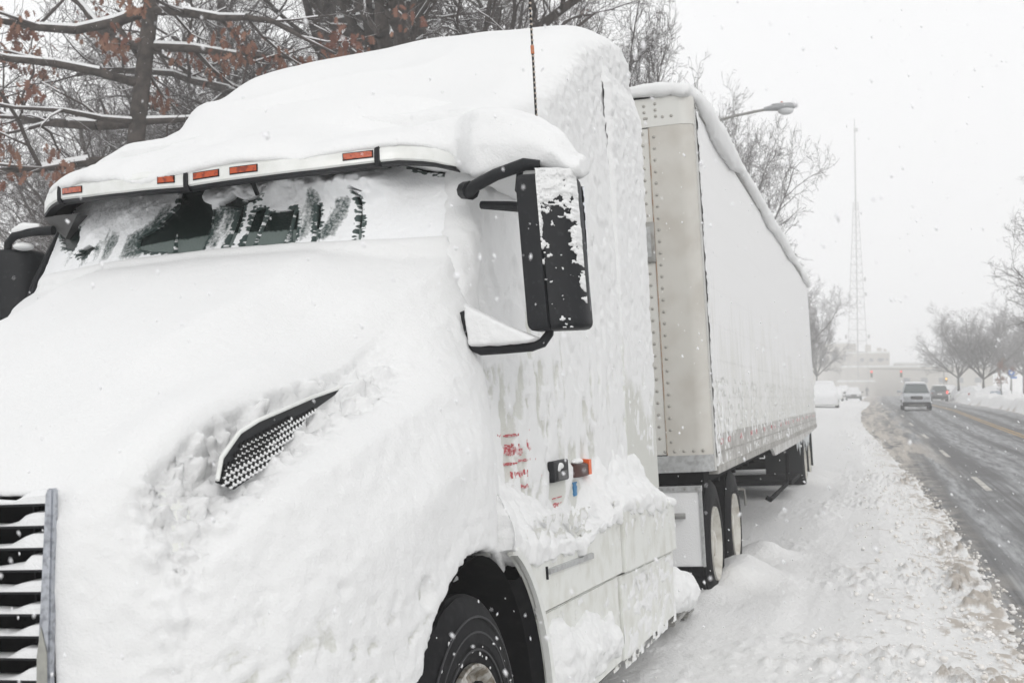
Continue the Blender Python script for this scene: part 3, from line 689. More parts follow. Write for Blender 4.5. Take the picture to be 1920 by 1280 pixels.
ar.put('upper_mirror_arm', BLACK, rm)
ar = TB()
ar.tube([(1.06,4.26,2.0),(1.085,4.24,1.94),(1.095,4.24,1.875),(1.13,4.24,1.858),(1.22,4.25,1.857),(1.32,4.27,1.86),(1.36,4.28,1.872),(1.385,4.29,1.905),(1.39,4.29,1.94)], [.026,.026,.022,.021,.019,.019,.019,.017,.017], 10)
ar.put('lower_mirror_arm', BLACK, rm)
# snow lodged in the lower arm and frosted over the mirror back
sb = MB(); sb.loft([[(1.08,y,2.03),(1.095,y,1.872),(1.32,y,1.875),(1.36,y,1.885),(1.25,y,1.935),(1.16,y,1.985)] for y in (4.20,4.245,4.29)])
V, F, N = remeshed(sb, .008, 4); V = snow_disp(V, N, .003, .004, 18)
tput('arm_snow', V, F, CRUST, rm, {'bare': V[:,0]*0})
nx, nz = 120, 300
a_, z_ = np.meshgrid(np.linspace(-.20, .99, nx), np.linspace(1.92, 2.515, nz)); a_ = a_.ravel(); z_ = z_.ravel()
P = np.stack([a_*.1, a_*0, z_], 1)
fn = fbm(P*[42,1,42],3,4) + .45*fbm(P*[100,1,100],2,9)
cover = np.maximum.reduce([sstep(2.22,2.50,z_+0*a_)*.95-.1, sstep(.62,1.0,a_)*sstep(1.98,2.3,z_)*.9, sstep(-.02,-.16,a_)*sstep(2.12,2.3,z_)*.75, .6*sstep(.8,1,a_)*sstep(1.96,2.06,z_)])
cv = cover*1.12 + .62*fn - .44
thick = np.clip(cv,0,.6)*.022 + .003
d_ = np.interp(a_, [-.45,-.2,-.12,.5,.9,1,1.04],[-.075,-.078,-.078,-.07,-.045,0,.05])
P2 = np.stack([1.425+a_*.1075+(z_-1.915)*-.035+.006*np.clip(cv,0,1), 4.30+d_+.04*a_-thick*np.where(cv>0,1,-1.5), z_], 1)
i = np.arange(nx*nz).reshape(nz, nx); Q = np.stack([i[:-1,:-1].ravel(), i[:-1,1:].ravel(), i[1:,1:].ravel(), i[1:,:-1].ravel()], 1)
tput('mirror_snow', P2, Q[(cv[Q] > -.02).any(1)], CRUST, rm, {'bare': a_*0})
lm = mirror(-1.165, 4.50, 1.80, 2.47, .22).put('wing_mirror', BLACK)
ar = TB(); ar.tube([(-1.19,4.47,2.44),(-1.175,4.46,2.50),(-1.14,4.46,2.53),(-1.06,4.46,2.54),(-.93,4.46,2.535)], [.017,.018,.02,.021,.021], 10); ar.put('mirror_arm', BLACK, lm)
sb = MB(); sb.tube([(-1.15,4.46,2.548),(-1.09,4.46,2.562),(-1.0,4.46,2.562)], [.015,.026,.012], 10); sb.sph((-1.10,4.47,2.478),(.045,.05,.018),3)
V, F, N = remeshed(sb, .007, 3); tput('arm_snow', V, F, CRUST, lm, {'bare': V[:,0]*0})

# ---- grille
b = TB()
b.loft([[(.562,yy,.62),(.582,yy,1.05),(.618,yy,1.46),(.624,yy,1.488),(.642,yy,1.487),(.641,yy,1.46),(.618,yy,1.05),(.610,yy,.62)] for yy in (2.412,2.436)])
grille = b.put('grille', CHROME, bevel=.004)
b = TB(); b.loft([[(.568,yy,.62),(.587,yy,1.09),(.600,yy,1.16),(.615,yy,1.10),(.606,yy,.62)] for yy in (2.4095,2.4115)])
b.put('bare_frame_strip', mat('peeled_plastic',(.33,.33,.30),.6,noise=(40,(.26,.26,.24),.4,.7)), grille)
TB().box((-.62,2.585,.3),(.60,2.60,1.46)).put('grille_backing', DARK, grille)
sl = TB(); ss = MB()
for k in range(15):
    z = 1.452 - .0525*k
    sl.box((-.6, 2.420, z-.006), (.620-.0030*k, 2.49, z), 0)
    rings = []
    for x in np.linspace(-.58, .618-.0031*k, 60):
        n_ = fbm(np.array([[x*9, k*3.3, 0]]), 2)[0]
        h = .007 + .007*n_ + .022*sstep(.50+.06*n_, .575, x) + .003*sin(x*21+k)
        if k == 7: h = .022*sstep(.50,.53,x)+.0005
        h = max(h, .0015)
        rings.append([(x,2.418,z+.0002),(x,2.416,z+h*.6),(x,2.424,z+h),(x,2.455,z+h*1.1),(x,2.485,z+h*.6),(x,2.487,z+.0002)])
    ss.loft(rings)
for x in (.515, .36, .2, .0, -.2, -.4): sl.box((x-.003,2.500,.62),(x+.003,2.52,1.46))
sl.put('slats', BLACK, grille, smooth=False)
TB().tube([(.40,2.36,1.487),(.46,2.365,1.508)], .006, 8).put('bar_ornament', CHROME, grille)
o = MB(); o.v = [(x, y-TY, z) for x, y, z in ss.v]; o.f = ss.f; o.build('slat_snow', SNOW, grille)

# ---- fender side vent
b = TB(); b.loft([[(vx(y,z)-.036, y, z) for y, z in VENT], [(vx(y,z)-.030, y, z) for y, z in VENT]]); vent = b.put('side_vent', BLACK, bevel=.002)
rim = [(vx(y,z)-.026, y-.002, z+.006) for y, z in VENT[:7]]
TB().tube(rim, [.006]*7, 8).put('vent_rim', PAINT, vent)
b = TB(); hexs = []; rng = random.Random(3)
from mathutils.geometry import intersect_point_tri_2d
def inside(y, z):
    c = False; n = len(VENT); j = n-1
    for i_ in range(n):
        (yi, zi), (yj, zj) = VENT[i_], VENT[j]
        if ((zi > z) != (zj > z)) and (y < (yj-yi)*(z-zi)/(zj-zi)+yi): c = not c
        j = i_
    return c
cr = MB(); dots = TB()
for r_ in range(-2, 16):
    for c_ in range(60):
        y = 2.66 + c_*.0215 + (r_ % 2)*.01075; z = 1.42 + r_*.0155 + (y-2.66)*.24
        if not inside(y+.0, z+.026) or not inside(y, z-.003): continue
        x = vx(y, z)-.030
        dots.tube([(x+.000,y,z),(x+.003,y,z)], [.0088,.0088], 6)
        low_ = 1.0 if not inside(y, z-.05) else .55
        cr.sph((x+.001, y+.01075, z-.001), (.004,.0072*low_*1.1,.0064*low_), 2); cr.sph((x+.001, y, z-.0078), (.004,.0085*low_,.0042*low_), 2)
dots.put('vent_mesh', mat('vent_hole',(.004,.004,.004),.9), vent, smooth=False)
o = MB(); o.v = [(x, y-TY, z) for x, y, z in cr.v]; o.f = cr.f; o.build('vent_snow', SNOW, vent)

# ---- wheel arch liner, front wheel
b = TB(); rr = []
for xx in (.60, 1.185):
    rr.append([(xx, 3.9+.618*cos(pi*k/24), .42+.71*sin(pi*k/24)) for k in range(25)])
rr.append([(1.225, 3.9+.66*cos(pi*k/24), .45+.70*sin(pi*k/24)) for k in range(25)])
V_ = [p for r in rr for p in r]; F_ = [(k, k+1, 25+k+1, 25+k) for k in range(24)] + [(25+k, 25+k+1, 50+k+1, 50+k) for k in range(7)] + [tuple(range(25))]
b.add(V_, F_); b.put('arch_liner', DARK)
def wheel(parent, name, y, z, x, R, w, disc, adder, dual=False, dish=.05, label=None):
    """x = outer face of the tyre"""
    t = adder()
    rr_ = R*.56
    prof = [(-w+.02, rr_),(-w, rr_+.06),(-w, R-.06),(-w+.04, R-.01)]
    nb = 5
    for k in range(nb):
        a0 = -w+.045 + k*(w-.09)/nb; a1 = a0 + (w-.09)/nb
        prof += [(a0+.003, R-.012),(a0+.006, R),(a1-.006, R),(a1-.003, R-.012)]
    prof += [(-.035, R-.006),(-.012, R-.035),(-.006, R-.07),(-.004,R-.072),(0, R-.10),(.003, rr_+.12),(.003, rr_+.07),(-.002,rr_+.064),(-.004, rr_+.03),(-.02, rr_),(-.06, rr_-.01)]
    t.lathe([(a, r) for a, r in prof], (x, y, z), 'x', 64)
    ty = t.put('tyre', RUBBER, parent)
    if dual is False and disc == 'convex':
        g_ = adder()
        for rr2 in (R-.075, R-.125, rr_+.05): g_.lathe([(.001,rr2-.004),(.005,rr2-.003),(.005,rr2+.003),(.001,rr2+.004)], (x, y, z), 'x', 72)
        for k in range(58):
            a0 = 2*pi*k/58; ra, rb = R-.072, R-.030
            g_.add([(x-.010+.002, y+ra*cos(a0), z+ra*sin(a0)), (x-.010+.002, y+ra*cos(a0+.045), z+ra*sin(a0+.045)), (x-.022, y+rb*cos(a0+.045), z+rb*sin(a0+.045)), (x-.022, y+rb*cos(a0), z+rb*sin(a0))], [(0,1,2,3)])
        g_.put('sidewall_ribs', mat('worn_rubber', (.028,.028,.031), .5, spec=.3), ty)
        dd = adder(); rq = random.Random(6)
        for k in range(70):
            a0 = rq.uniform(0, pi); r0_ = rq.uniform(rr_+.02, R-.02); s2 = rq.uniform(.002,.007)
            dd.sph((x-.002-(.02 if r0_ > R-.07 else 0), y+r0_*cos(a0), z+r0_*sin(a0)), (s2*.6, s2, s2*rq.uniform(1,2)), 2)
        dd.put('tyre_snow', SNOW, ty)
    d = adder()
    pr = [(-.012, rr_+.006),(.004, rr_+.004),(.006, rr_-.006),(-.012, rr_-.018)]
    if disc == 'convex': pr += [(-.03,rr_-.03),(-.015,rr_-.06),(.0,rr_-.12),(.005,.13),(.02,.12),(.07,.10),(.085,.05),(.085,.0)]
    else: pr += [(-.06,rr_-.035),(-.13,rr_-.05),(-.14,.12),(-.10,.11),(-.02,.10),(-.01,.06),(-.01,.0)]
    d.lathe(pr, (x, y, z), 'x', 48); rim = d.put('rim', mat('worn_alloy_rim', (.50,.49,.46), .35, metal=.55, noise=(22, (.20,.165,.12), .45, .62), bump=(50,.6,.006)) if disc == 'convex' else WHEELP, parent)
    h = adder()
    for k in range(10):
        a = 2*pi*k/10; xo = x + (.0 if disc == 'convex' else -.138); r1 = rr_-(.068 if disc == 'convex' else .085)
        cy, cz = y+r1*cos(a), z+r1*sin(a)
        h.loft([[(xo+q, cy + cos(a)*.018*cos(u)*1.0 - sin(a)*.034*sin(u), cz + sin(a)*.018*cos(u)+cos(a)*.034*sin(u)) for u in np.linspace(0, 2*pi, 14, endpoint=False)] for q in (-.012, .004)])
    h.put('hand_hole', DARK, rim)
    n = adder()
    for k in range(10):
        a = 2*pi*(k+.5)/10; xo = x + (.012 if disc == 'convex' else -.13); n.tube([(xo-.01,y+.145*cos(a),z+.145*sin(a)),(xo+.02,y+.145*cos(a),z+.145*sin(a))], .014, 6)
    n.put('wheel_nuts', STEEL, rim)
    return ty
def wheel_asm(y, z, x, R, w, disc, root, name='wheel'):
    e = bpy.data.objects.new(name, None); link(e, root)
    wheel(e, name, y, z, x, R, w, disc, TBr if root is trailer_ref[0] else TB); return e
trailer_ref = [None]
class TBr(MB):
    pass
wheel_asm(3.73, .50, 1.215, .525, .30, 'convex', truck)
TB().box((-.9,3.6,.35),(.9,3.85,.55)).put('front_axle', DARK)

# ---- side skirts, flange, steps
def side_panel(name, pts, x1, m=PAINTD, th=.03, bev=.005):
    b = TB(); b.loft([[(x1-th, y, z) for y, z in pts], [(x1, y, z) for y, z in pts]]); return b.put(name, m, bevel=bev)
arc = [(3.9+.655*cos(a), .46+.70*sin(a)) for a in np.linspace(radians(-8), radians(66), 18)]
upper1 = [(4.17,1.20)] + [p for p in arc[::-1] if p[1] > .83] + [(4.50,.835),(6.0,.782),(6.0,1.07),(4.9,1.06),(4.35,1.15),(4.2,1.15)]
side_panel('skirt_upper_panel', upper1, 1.245)
side_panel('skirt_upper_panel', [(6.012,.780),(7.57,.712),(7.57,1.02),(6.012,1.10)], 1.262)
lower1 = [p for p in arc[::-1] if p[1] <= .83] + [(4.53,.37),(5.96,.345),(5.96,.772),(4.52,.822)]
side_panel('skirt_lower_panel', lower1, 1.225)
side_panel('skirt_lower_panel', [(5.975,.345),(7.50,.31),(7.56,.702),(5.975,.770)], 1.238)
b = TB(); rg = []
for (y, z) in arc:
    nx_, nz_ = (y-3.9)/.655, (z-.46)/.70; rg.append([(1.232,y,z),(1.256,y,z),(1.260,y+.03*nx_,z+.03*nz_),(1.24,y+.035*nx_,z+.035*nz_)])
b.loft(rg).put('arch_flange', PAINT)
TB().tube([(1.249,4.572,1.005),(1.249,4.575,.955)], .006, 6).put('panel_latch', BLACK)
TB().loft([[(1.240,4.60,.968),(1.256,4.60,.972),(1.256,4.60,.990),(1.240,4.60,.995)],[(1.240,5.35,.935),(1.256,5.35,.939),(1.256,5.35,.962),(1.240,5.35,.967)]]).put('skirt_trim_strip', GREYP)
TB().box((1.05,4.6,.95),(1.20,7.5,1.03)).put('step_shelf', DARK)
# crust on the skirts
for (y0,y1,zb,zt,x1,nm) in ((4.42,5.995,.80,1.17,1.246,0),(6.02,7.565,.72,1.08,1.263,1),(4.56,5.955,.35,.80,1.226,2),(5.98,7.53,.33,.75,1.239,3)):
    ny, nz = 110, 56
    yy_, tt = np.meshgrid(np.linspace(y0, y1, ny), np.linspace(0, 1, nz)); yy_ = yy_.ravel(); tt = tt.ravel()
    fl = (yy_-4.5)*-.036
    zz_ = zb+.035*(nm<2) + fl*(nm<2)*1.0 - .02*(nm == 1)+ tt*(zt-zb) + fl*(nm>=2)*.5
    if nm == 0: zz_ = np.minimum(zz_, 1.2)
    P = np.stack([yy_*0+x1, yy_, zz_], 1)
    dn = {0: .45, 1: .30, 2: .10, 3: .12}[nm]
    f_ = fbm(P*[1,14,22],3,nm*5) + .7*(tt-.5)*(nm < 2) + .3*fbm(P*[1,3,3],2,4) - .12 - dn*.6
    if nm == 3: f_ += .25
    X_ = x1 - .002 + np.clip(f_,-.1,.5)*.012 + .002*fbm(P*60,2)*sstep(0,.2,f_)
    bare = np.clip(.85 - 2.2*f_, 0, .95)*(1 if nm < 3 else .75)
    i = np.arange(nz*ny).reshape(nz, ny)
    tput('skirt_crust', np.stack([X_, yy_, zz_], 1), np.stack([i[:-1,:-1].ravel(), i[:-1,1:].ravel(), i[1:,1:].ravel(), i[1:,:-1].ravel()], 1)[(X_[i[:-1,:-1]].ravel() > x1-.003)], CRUST, attrs={'bare': bare})
# snow heaped on the ledge between door and skirt
hp = MB(); rings = []
yk = [4.12,4.22,4.35,4.5,4.75,4.95,5.1,5.25,5.38,5.5,5.64,5.75,5.9,6.05,6.15,6.3,6.5,6.7,6.9,7.1,7.3,7.5,7.58]
zk = [1.55,1.50,1.44,1.37,1.30,1.26,1.22,1.17,1.19,1.16,1.21,1.29,1.38,1.40,1.35,1.42,1.46,1.47,1.43,1.36,1.25,1.14,1.06]
for y in np.linspace(4.12, 7.58, 90):
    zt = float(np.interp(y, yk, zk)) + .014*sin(y*23) + .03*fbm(np.array([[y*4,0,0]]),3)[0]
    zl = float(np.interp(y, [4.12,4.5,5.35,5.4,6.0,6.02,7.58],[1.10,1.00,.985,1.02,1.03,1.06,.96])) + .02*fbm(np.array([[y*7,3,0]]),2)[0]
    xo = 1.262 if y > 6 else 1.25
    rings.append([(1.05,y,zt),(1.10,y,zt),(1.145,y,zt-.05),(1.20,y,zt-.45*(zt-zl)),(xo+.032,y,zl+.35*(zt-zl)*.5+.02),(xo+.020,y,zl),(1.05,y,zl)])
hp.loft(rings)
V, F, N = remeshed(hp, .013, 5)
rgh = np.abs(fbm(V*[9,9,7],3,2)); gr = np.abs(fbm(V*[2,7,1.2],2,6))
V = V + N*(.040*rgh + .035*gr - .028 + .004*fbm(V*35,2))[:,None]
bare = .55*sstep(.12,.45,fbm(V*[2,16,9],3,5))*sstep(1.30,1.1,V[:,2])*sstep(5.9,6.2,V[:,1])
tput('ledge_snow', V, F, CRUST, attrs={'bare': bare})
# snow on the lower step
st = MB(); rings = []
for y in np.linspace(4.56, 5.80, 40):
    u = (y-4.56)/1.24; zt = .80-.14*u + .03*sin(y*11) - .05*max(0,1-u*9); zb = .40 + .02*u; w = .075*sstep(0,.15,u)*sstep(1,.9,u)+.012
    rings.append([(1.18,y,zt-.02),(1.215+w*.45,y,zt-.035),(1.215+w*1.0,y,zt-.14),(1.215+w,y,(zt+zb)/2-.05),(1.215+w*.5,y,zb),(1.18,y,zb-.01)])
st.loft(rings); V, F, N = remeshed(st, .012, 4)
V = V + N*(.035*np.abs(fbm(V*11,3,2)) - .012 + .006*fbm(V*30,2))[:,None]
tput('step_snow', V, F, CRUST, attrs={'bare': .35*sstep(.15,.4,fbm(V*14,3,7))})

# ---- door latch, marker lamp, stickers and red lettering
lt = TB(); lt.box((1.100,5.19,1.296),(1.132,5.455,1.392), .008); latch = lt.put('luggage_door_latch', BLACK)
TB().box((1.131,5.24,1.305),(1.140,5.40,1.342), .003).put('latch_paddle', mat('latch_grey',(.07,.07,.07),.4), latch)
sn = MB(); sn.sph((1.131,5.31,1.366),(.006,.055,.018),3); sn.sph((1.131,5.28,1.352),(.005,.03,.016),3)
V,F,N = remeshed(sn,.005,2); V = snow_disp(V,N,.002,.004,40); tput('latch_snow', V, F, CRUST, latch, {'bare': V[:,0]*0})
ml = TB(); ml.loft([[(1.10,y,1.292),(1.10+w,y,1.295),(1.10+w,y,1.352),(1.10,y,1.37)] for y,w in ((5.575,.03),(5.60,.048),(5.70,.056),(5.775,.052),(5.80,.03))])
mk = ml.put('side_marker_lamp', mat('lamp_housing',(.06,.02,.015),.4), bevel=.003)
TB().loft([[(1.105,y,1.296),(1.104+w,y,1.298),(1.104+w,y,1.372),(1.105,y,1.376)] for y,w in ((5.765,.052),(5.80,.056),(5.815,.03))]).put('marker_lens', mat('orange_lens',(.75,.13,.03),.3), mk)
sn = MB(); sn.sph((1.122,5.66,1.368),(.024,.08,.016),3); V,F,N = remeshed(sn,.006,2); V = snow_disp(V,N,.002,.004,40); tput('marker_snow', V, F, CRUST, mk, {'bare': V[:,0]*0})
def flakes(name, m, marks, x=1.112, parent=None):
    """printed marks on the side as thin quads, broken where snow hides them"""
    b = TB()
    for (y0, z0, y1, z1) in marks: b.box((x-.02, y0, z0), (x+.0035, y1, z1))
    return b.put(name, m, parent, smooth=False)
rn = random.Random(5); mk_ = []
def xside(y): return float(xs(y))
def row(y0, y1, z0, h, n, dens, wmin=.006):
    for k in range(n):
        y = y0 + (y1-y0)*k/n
        if rn.random() > dens: continue
        for q in range(3):
            a = z0 + h*rn.random()*.6; y += rn.uniform(-.002,.002); w = rn.uniform(.002,.0045); mk_.append((y, a - (y-4.6)*.01, y+w, min(a+h*rn.uniform(.2,.5), z0+h)- (y-4.6)*.01))
row(4.62,4.86,1.520,.014,16,.8); row(4.93,5.04,1.535,.014,9,.8)
row(4.66,4.86,1.440,.055,15,.9); row(4.90,5.10,1.455,.055,15,.8)
row(4.67,4.80,1.402,.014,10,.9); row(4.82,5.08,1.412,.013,17,.75)
row(4.74,4.90,1.345,.035,12,.5); row(4.98,5.10,1.315,.085,11,.75)
row(4.80,4.90,1.30,.02,8,.5)
b = TB()
for (y0,z0,y1,z1) in mk_:
    xx = xside((y0+y1)/2)+.009; b.box((xx-.012,y0,z0),(xx,y1,z1))
b.put('red_door_lettering', REDM, smooth=False)
b = TB(); b.box((1.09,5.245,1.218),(xside(5.3)+.003,5.40,1.223))
for k in range(9): b.box((1.09,5.255+k*.016,1.165+rn.random()*.015),(xside(5.3)+.003,5.263+k*.016,1.205-rn.random()*.012))
b.put('small_red_label', REDM, smooth=False)
b = TB()
for k in range(16): 
    z = 1.205+k*.0042; b.box((1.09,5.585+rn.random()*.015,z),(xside(5.62)+.004,5.66-rn.random()*.02,z+.0036))
b.put('blue_sticker', BLUEM, smooth=False)
b = TB()
for (y, z0, z1) in ((5.42,1.13,1.19),(5.57,1.14,1.20)): b.box((1.09,y,z0),(xside(y)+.002,y+.012,z1))
# antenna
an = TB(); an.tube([(1.30,4.58,2.66),(1.297,4.585,3.1),(1.293,4.59,3.5),(1.28,4.6,4.3)], [.0062,.005,.0042,.002], 6)
aa = an.put('whip_antenna', BLACK)
b = TB(); b.tube([(1.2972,4.585,3.065),(1.2965,4.585,3.10)], .0075, 8).put('antenna_collar', mat('orange_tape',(.45,.14,.05),.5), aa)
b = TB()
for k in range(44):
    z = 2.70+k*.022; b.tube([(1.3-.0000*k-.007*(z-2.66)/.9*.9,4.58+.006*(z-2.66),z),(1.3-.007*(z-2.66)/.9*.9+.003,4.582+.006*(z-2.66),z+.006)], .0058, 5)
b.put('antenna_wrap', mat('antenna_wrap',(.42,.36,.30),.6), aa)

# ---- frame, deck, quarter fender, drive wheels
f = TB()
for s in (-1, 1): f.box((s*.42-.04,3.0,.62),(s*.42+.04,12.3,.88))
f.box((-.5,7.6,.5),(.9,8.2,.9)); f.box((-.55,8.9,.88),(.55,11.2,1.02)); f.box((-.9,9.55,.42),(.9,9.75,.6)); f.box((-.9,10.9,.42),(.9,11.15,.6))
f.put('chassis_frame', DARK, bevel=.01)
b = TB(); rg = []
for z in (.42,.5,.7,.9,.985): 
    rg.append([(.72,8.93,z),(1.235,8.93,z),(1.235,9.0,z),(.72,9.0,z)])
b.loft(rg); qf = b.put('quarter_fender', SNOW, bevel=.01)
TB().box((.72,8.92,.975),(1.24,9.0,1.015)).put('fender_top_angle', GREYP, qf)
TB().box((1.225,8.915,.42),(1.245,8.94,.99)).put('fender_edge', GREYP, qf)
b = TB()
for k in range(6): b.tube([(.78+k*.085,8.915,.995),(.78+k*.085,8.923,.995)], .009, 6)
b.put('fender_rivets', STEEL, qf)
TB().tube([(.98,8.88,.80),(1.12,8.88,.80)], .022, 10).put('grab_bar', STEEL, qf)
for y in (9.68, 11.04):
    e = bpy.data.objects.new('drive_wheel', None); link(e, truck); wheel(e, 'drive_wheel', y, .505, 1.235, .515, .62, 'dish', TB)
sn = MB(); sn.sph((1.08,8.25,.34),(.20,.32,.15),3); sn.sph((1.12,7.9,.40),(.15,.3,.16),3); sn.sph((1.1,8.4,.27),(.14,.2,.09),3)
V,F,N = remeshed(sn,.014,4); V = V+N*(.03*np.abs(fbm(V*10,3)))[:,None]; tput('tank_step_snow', V, F, CRUST, attrs={'bare': V[:,0]*0})
b = TB(); b.box((.85,7.7,.20),(1.2,8.62,.235)); b.box((.85,8.35,.14),(1.18,8.66,.17)); b.put('tank_step', STEEL, bevel=.006)
TB().box((.86,7.68,1.0),(1.10,7.72,1.6)).put('rear_cab_bracket', BLACK)
b=TB(); b.box((-1.0,7.45,1.1),(1.1,7.5,3.9)); b.put('cab_rear_wall', PAINTD)

# ================================================================== TRAILER
RY = 17.0
trailer = truck_root('semi_trailer', RY); trailer_ref[0] = trailer
tag(trailer, 'long white box trailer with snowy roof coupled behind the tractor', 'trailer')
class RB(MB):
    def put(s, name, m, parent=None, **k):
        s.v = [(x, y-RY, z) for x, y, z in s.v]; return s.build(name, m, parent or trailer, **k)
def rput(name, V, F, m, parent=None, attrs=None):
    V = np.array(V); V[:, 1] -= RY; return npmesh(name, V, F, m, parent or trailer, attrs=attrs)
Y0, Y1, ZB, ZT = 9.29, 25.45, 1.10, 4.12
HW = 1.295
# side wall, panelled and riveted (right), plus the far side, rear and roof
def trailer_side_mat():
    m = bpy.data.materials.new('riveted_white_side'); m.use_nodes = True; n = m.node_tree; b = n.nodes['Principled BSDF']; L = n.links.new
    tc = n.nodes.new('ShaderNodeTexCoord'); sp = n.nodes.new('ShaderNodeSeparateXYZ'); L(tc.outputs['Object'], sp.inputs[0])
    def mth(op, x, y=0.0, z=0.0):
        q = n.nodes.new('ShaderNodeMath'); q.operation = op
        for i, v in enumerate((x, y, z)):
            if isinstance(v, (int, float)): q.inputs[i].default_value = v
            else: L(v, q.inputs[i])
        return q.outputs[0]
    Y, Zz = sp.outputs[1], sp.outputs[2]
    def tri(x, p): return mth('MULTIPLY', mth('SUBTRACT', mth('FRACT', mth('DIVIDE', x, p)), .5), p)
    dy = tri(Y, .10); dz = tri(Zz, .305); r2 = mth('SQRT', mth('ADD', mth('MULTIPLY', dy, dy), mth('MULTIPLY', dz, dz)))
    dot = n.nodes.new('ShaderNodeMapRange'); dot.inputs[1].default_value = .016; dot.inputs[2].default_value = .009; L(r2, dot.inputs[0])
    dy2 = mth('ABSOLUTE', tri(Y, 1.22)); seam = n.nodes.new('ShaderNodeMapRange'); seam.inputs[1].default_value = .012; seam.inputs[2].default_value = .004; L(dy2, seam.inputs[0])
    t = n.nodes.new('ShaderNodeTexNoise'); t.inputs['Scale'].default_value = 1.6; t.inputs['Detail'].default_value = 8; L(tc.outputs['Object'], t.inputs['Vector'])
    mp = n.nodes.new('ShaderNodeMapping'); mp.inputs['Scale'].default_value = (1, 5, .8); t2 = n.nodes.new('ShaderNodeTexNoise'); t2.inputs['Scale'].default_value = 2.2; t2.inputs['Detail'].default_value = 8
    L(tc.outputs['Object'], mp.inputs[0]); L(mp.outputs[0], t2.inputs['Vector'])
    grad = n.nodes.new('ShaderNodeMapRange'); grad.inputs[1].default_value = 1.2; grad.inputs[2].default_value = 3.0; grad.inputs[3].default_value = .30; grad.inputs[4].default_value = -.12; L(Zz, grad.inputs[0])
    s = mth('ADD', mth('ADD', mth('MULTIPLY', t.outputs['Fac'], .6), mth('MULTIPLY', t2.outputs['Fac'], .6)), grad.outputs[0])
    sm = n.nodes.new('ShaderNodeMapRange'); sm.inputs[1].default_value = .62; sm.inputs[2].default_value = .92; L(s, sm.inputs[0])
    x = n.nodes.new('ShaderNodeMixRGB'); x.inputs[1].default_value = (.80, .80, .80, 1); x.inputs[2].default_value = (.68, .68, .65, 1); L(sm.outputs[0], x.inputs[0])
    x2 = n.nodes.new('ShaderNodeMixRGB'); x2.inputs[2].default_value = (.42, .42, .40, 1); L(x.outputs[0], x2.inputs[1]); L(mth('MULTIPLY', mth('MULTIPLY', mth('MAXIMUM', dot.outputs[0], mth('MULTIPLY', seam.outputs[0], .6)), mth('ADD', sm.outputs[0], .12)), .85), x2.inputs[0])
    L(x2.outputs[0], b.inputs['Base Color']); b.inputs['Roughness'].default_value = .55
    bp = n.nodes.new('ShaderNodeBump'); bp.inputs['Strength'].default_value = .5; bp.inputs['Distance'].default_value = .006
    fn = n.nodes.new('ShaderNodeTexNoise'); fn.inputs['Scale'].default_value = 60; fn.inputs['Detail'].default_value = 4; L(tc.outputs['Object'], fn.inputs['Vector'])
    L(mth('ADD', mth('MULTIPLY', fn.outputs['Fac'], .35), dot.outputs[0]), bp.inputs['Height']); L(bp.outputs[0], b.inputs['Normal'])
    return m
SIDE = trailer_side_mat()
b = RB(); b.box((HW-.04, Y0+.10, ZB+.28), (HW, Y1, ZT-.10)); b.put('side_wall', SIDE, smooth=False)
b = RB(); b.box((-HW, Y0+.10, ZB+.28), (-HW+.04, Y1, ZT-.10)); b.put('side_wall', SIDE, smooth=False)
b = RB(); b.box((-HW+.04, Y1-.06, ZB), (HW-.04, Y1, ZT-.1)); b.put('rear_doors', PAINTD, smooth=False)
b = RB(); b.box((-HW+.02, Y0+.05, ZT-.09), (HW-.02, Y1-.02, ZT-.03)); b.put('roof', STEEL)
b = RB(); b.box((HW-.05, Y0+.11, ZT-.14), (HW+.012, Y1+.01, ZT-.10)); b.box((HW-.06, Y0+.11, ZT-.10), (HW+.006, Y1+.01, ZT-.02)); b.put('top_rail', mat('rail_dark',(.25,.25,.24),.5), bevel=.004)
# front: sheet, corner post, cap band, rivets
b = RB(); b.box((-HW+.36, Y0, ZB+.14), (HW-.35, Y0+.04, ZT-.29)); fr = b.put('front_wall', TANPANEL, bevel=.003)
def corner(z0, z1, xin, grow=0.):
    b = RB(); r = .12; rg = []
    for z in (z0, z1):
        ring = [(xin, Y0-.004-grow, z)]
        for k in range(9):
            t = pi/2*k/8; ring.append((HW-r+grow+r*sin(t), Y0-.004+r-r*cos(t)-grow, z))
        ring += [(HW+grow, Y0+.16, z), (HW-.05, Y0+.16, z), (HW-.06, Y0+.05, z), (xin, Y0+.03, z)]
        rg.append(ring)
    return b.loft(rg)
cp_ = corner(ZB+.13, ZT-.28, HW-.352).put('corner_post', BEIGEPOST, bevel=.002)
cpl = corner(ZB+.13, ZT-.28, HW-.352); cpl.v = [(-x, y, z) for x, y, z in cpl.v]; cpl.put('corner_post', BEIGEPOST)
corner(ZT-.282, ZT-.05, -HW+.36, .004).put('cap_band', TANPANEL, bevel=.002)
corner(ZB-.0, ZB+.132, -HW+.36, .002).put('base_band', GREYP, bevel=.002)
b = RB()
def rivet(x, z, y=Y0-.004, r=.013): b.sph((x, y, z), (r, .008, r), 2)
for z in np.arange(ZB+.24, ZT-.32, .093): 
    rivet(HW-.315, z); rivet(HW-.405, z+.03, Y0)
for x in (.78,.84,.86,.93,1.06,1.13): rivet(x, ZT-.21, Y0-.008)
for z in (ZT-.10,ZT-.15,ZT-.20): rivet(HW-.29, z, Y0-.008); rivet(HW-.38, z-.01, Y0-.008)
for x in np.arange(.4,1.25,.075): rivet(x, ZB+.165 + (.0 if x > .93 else .0), Y0-(.004 if x > .94 else 0))
b.put('front_rivets', mat('rivet_steel',(.38,.37,.34),.4,metal=.3), fr)
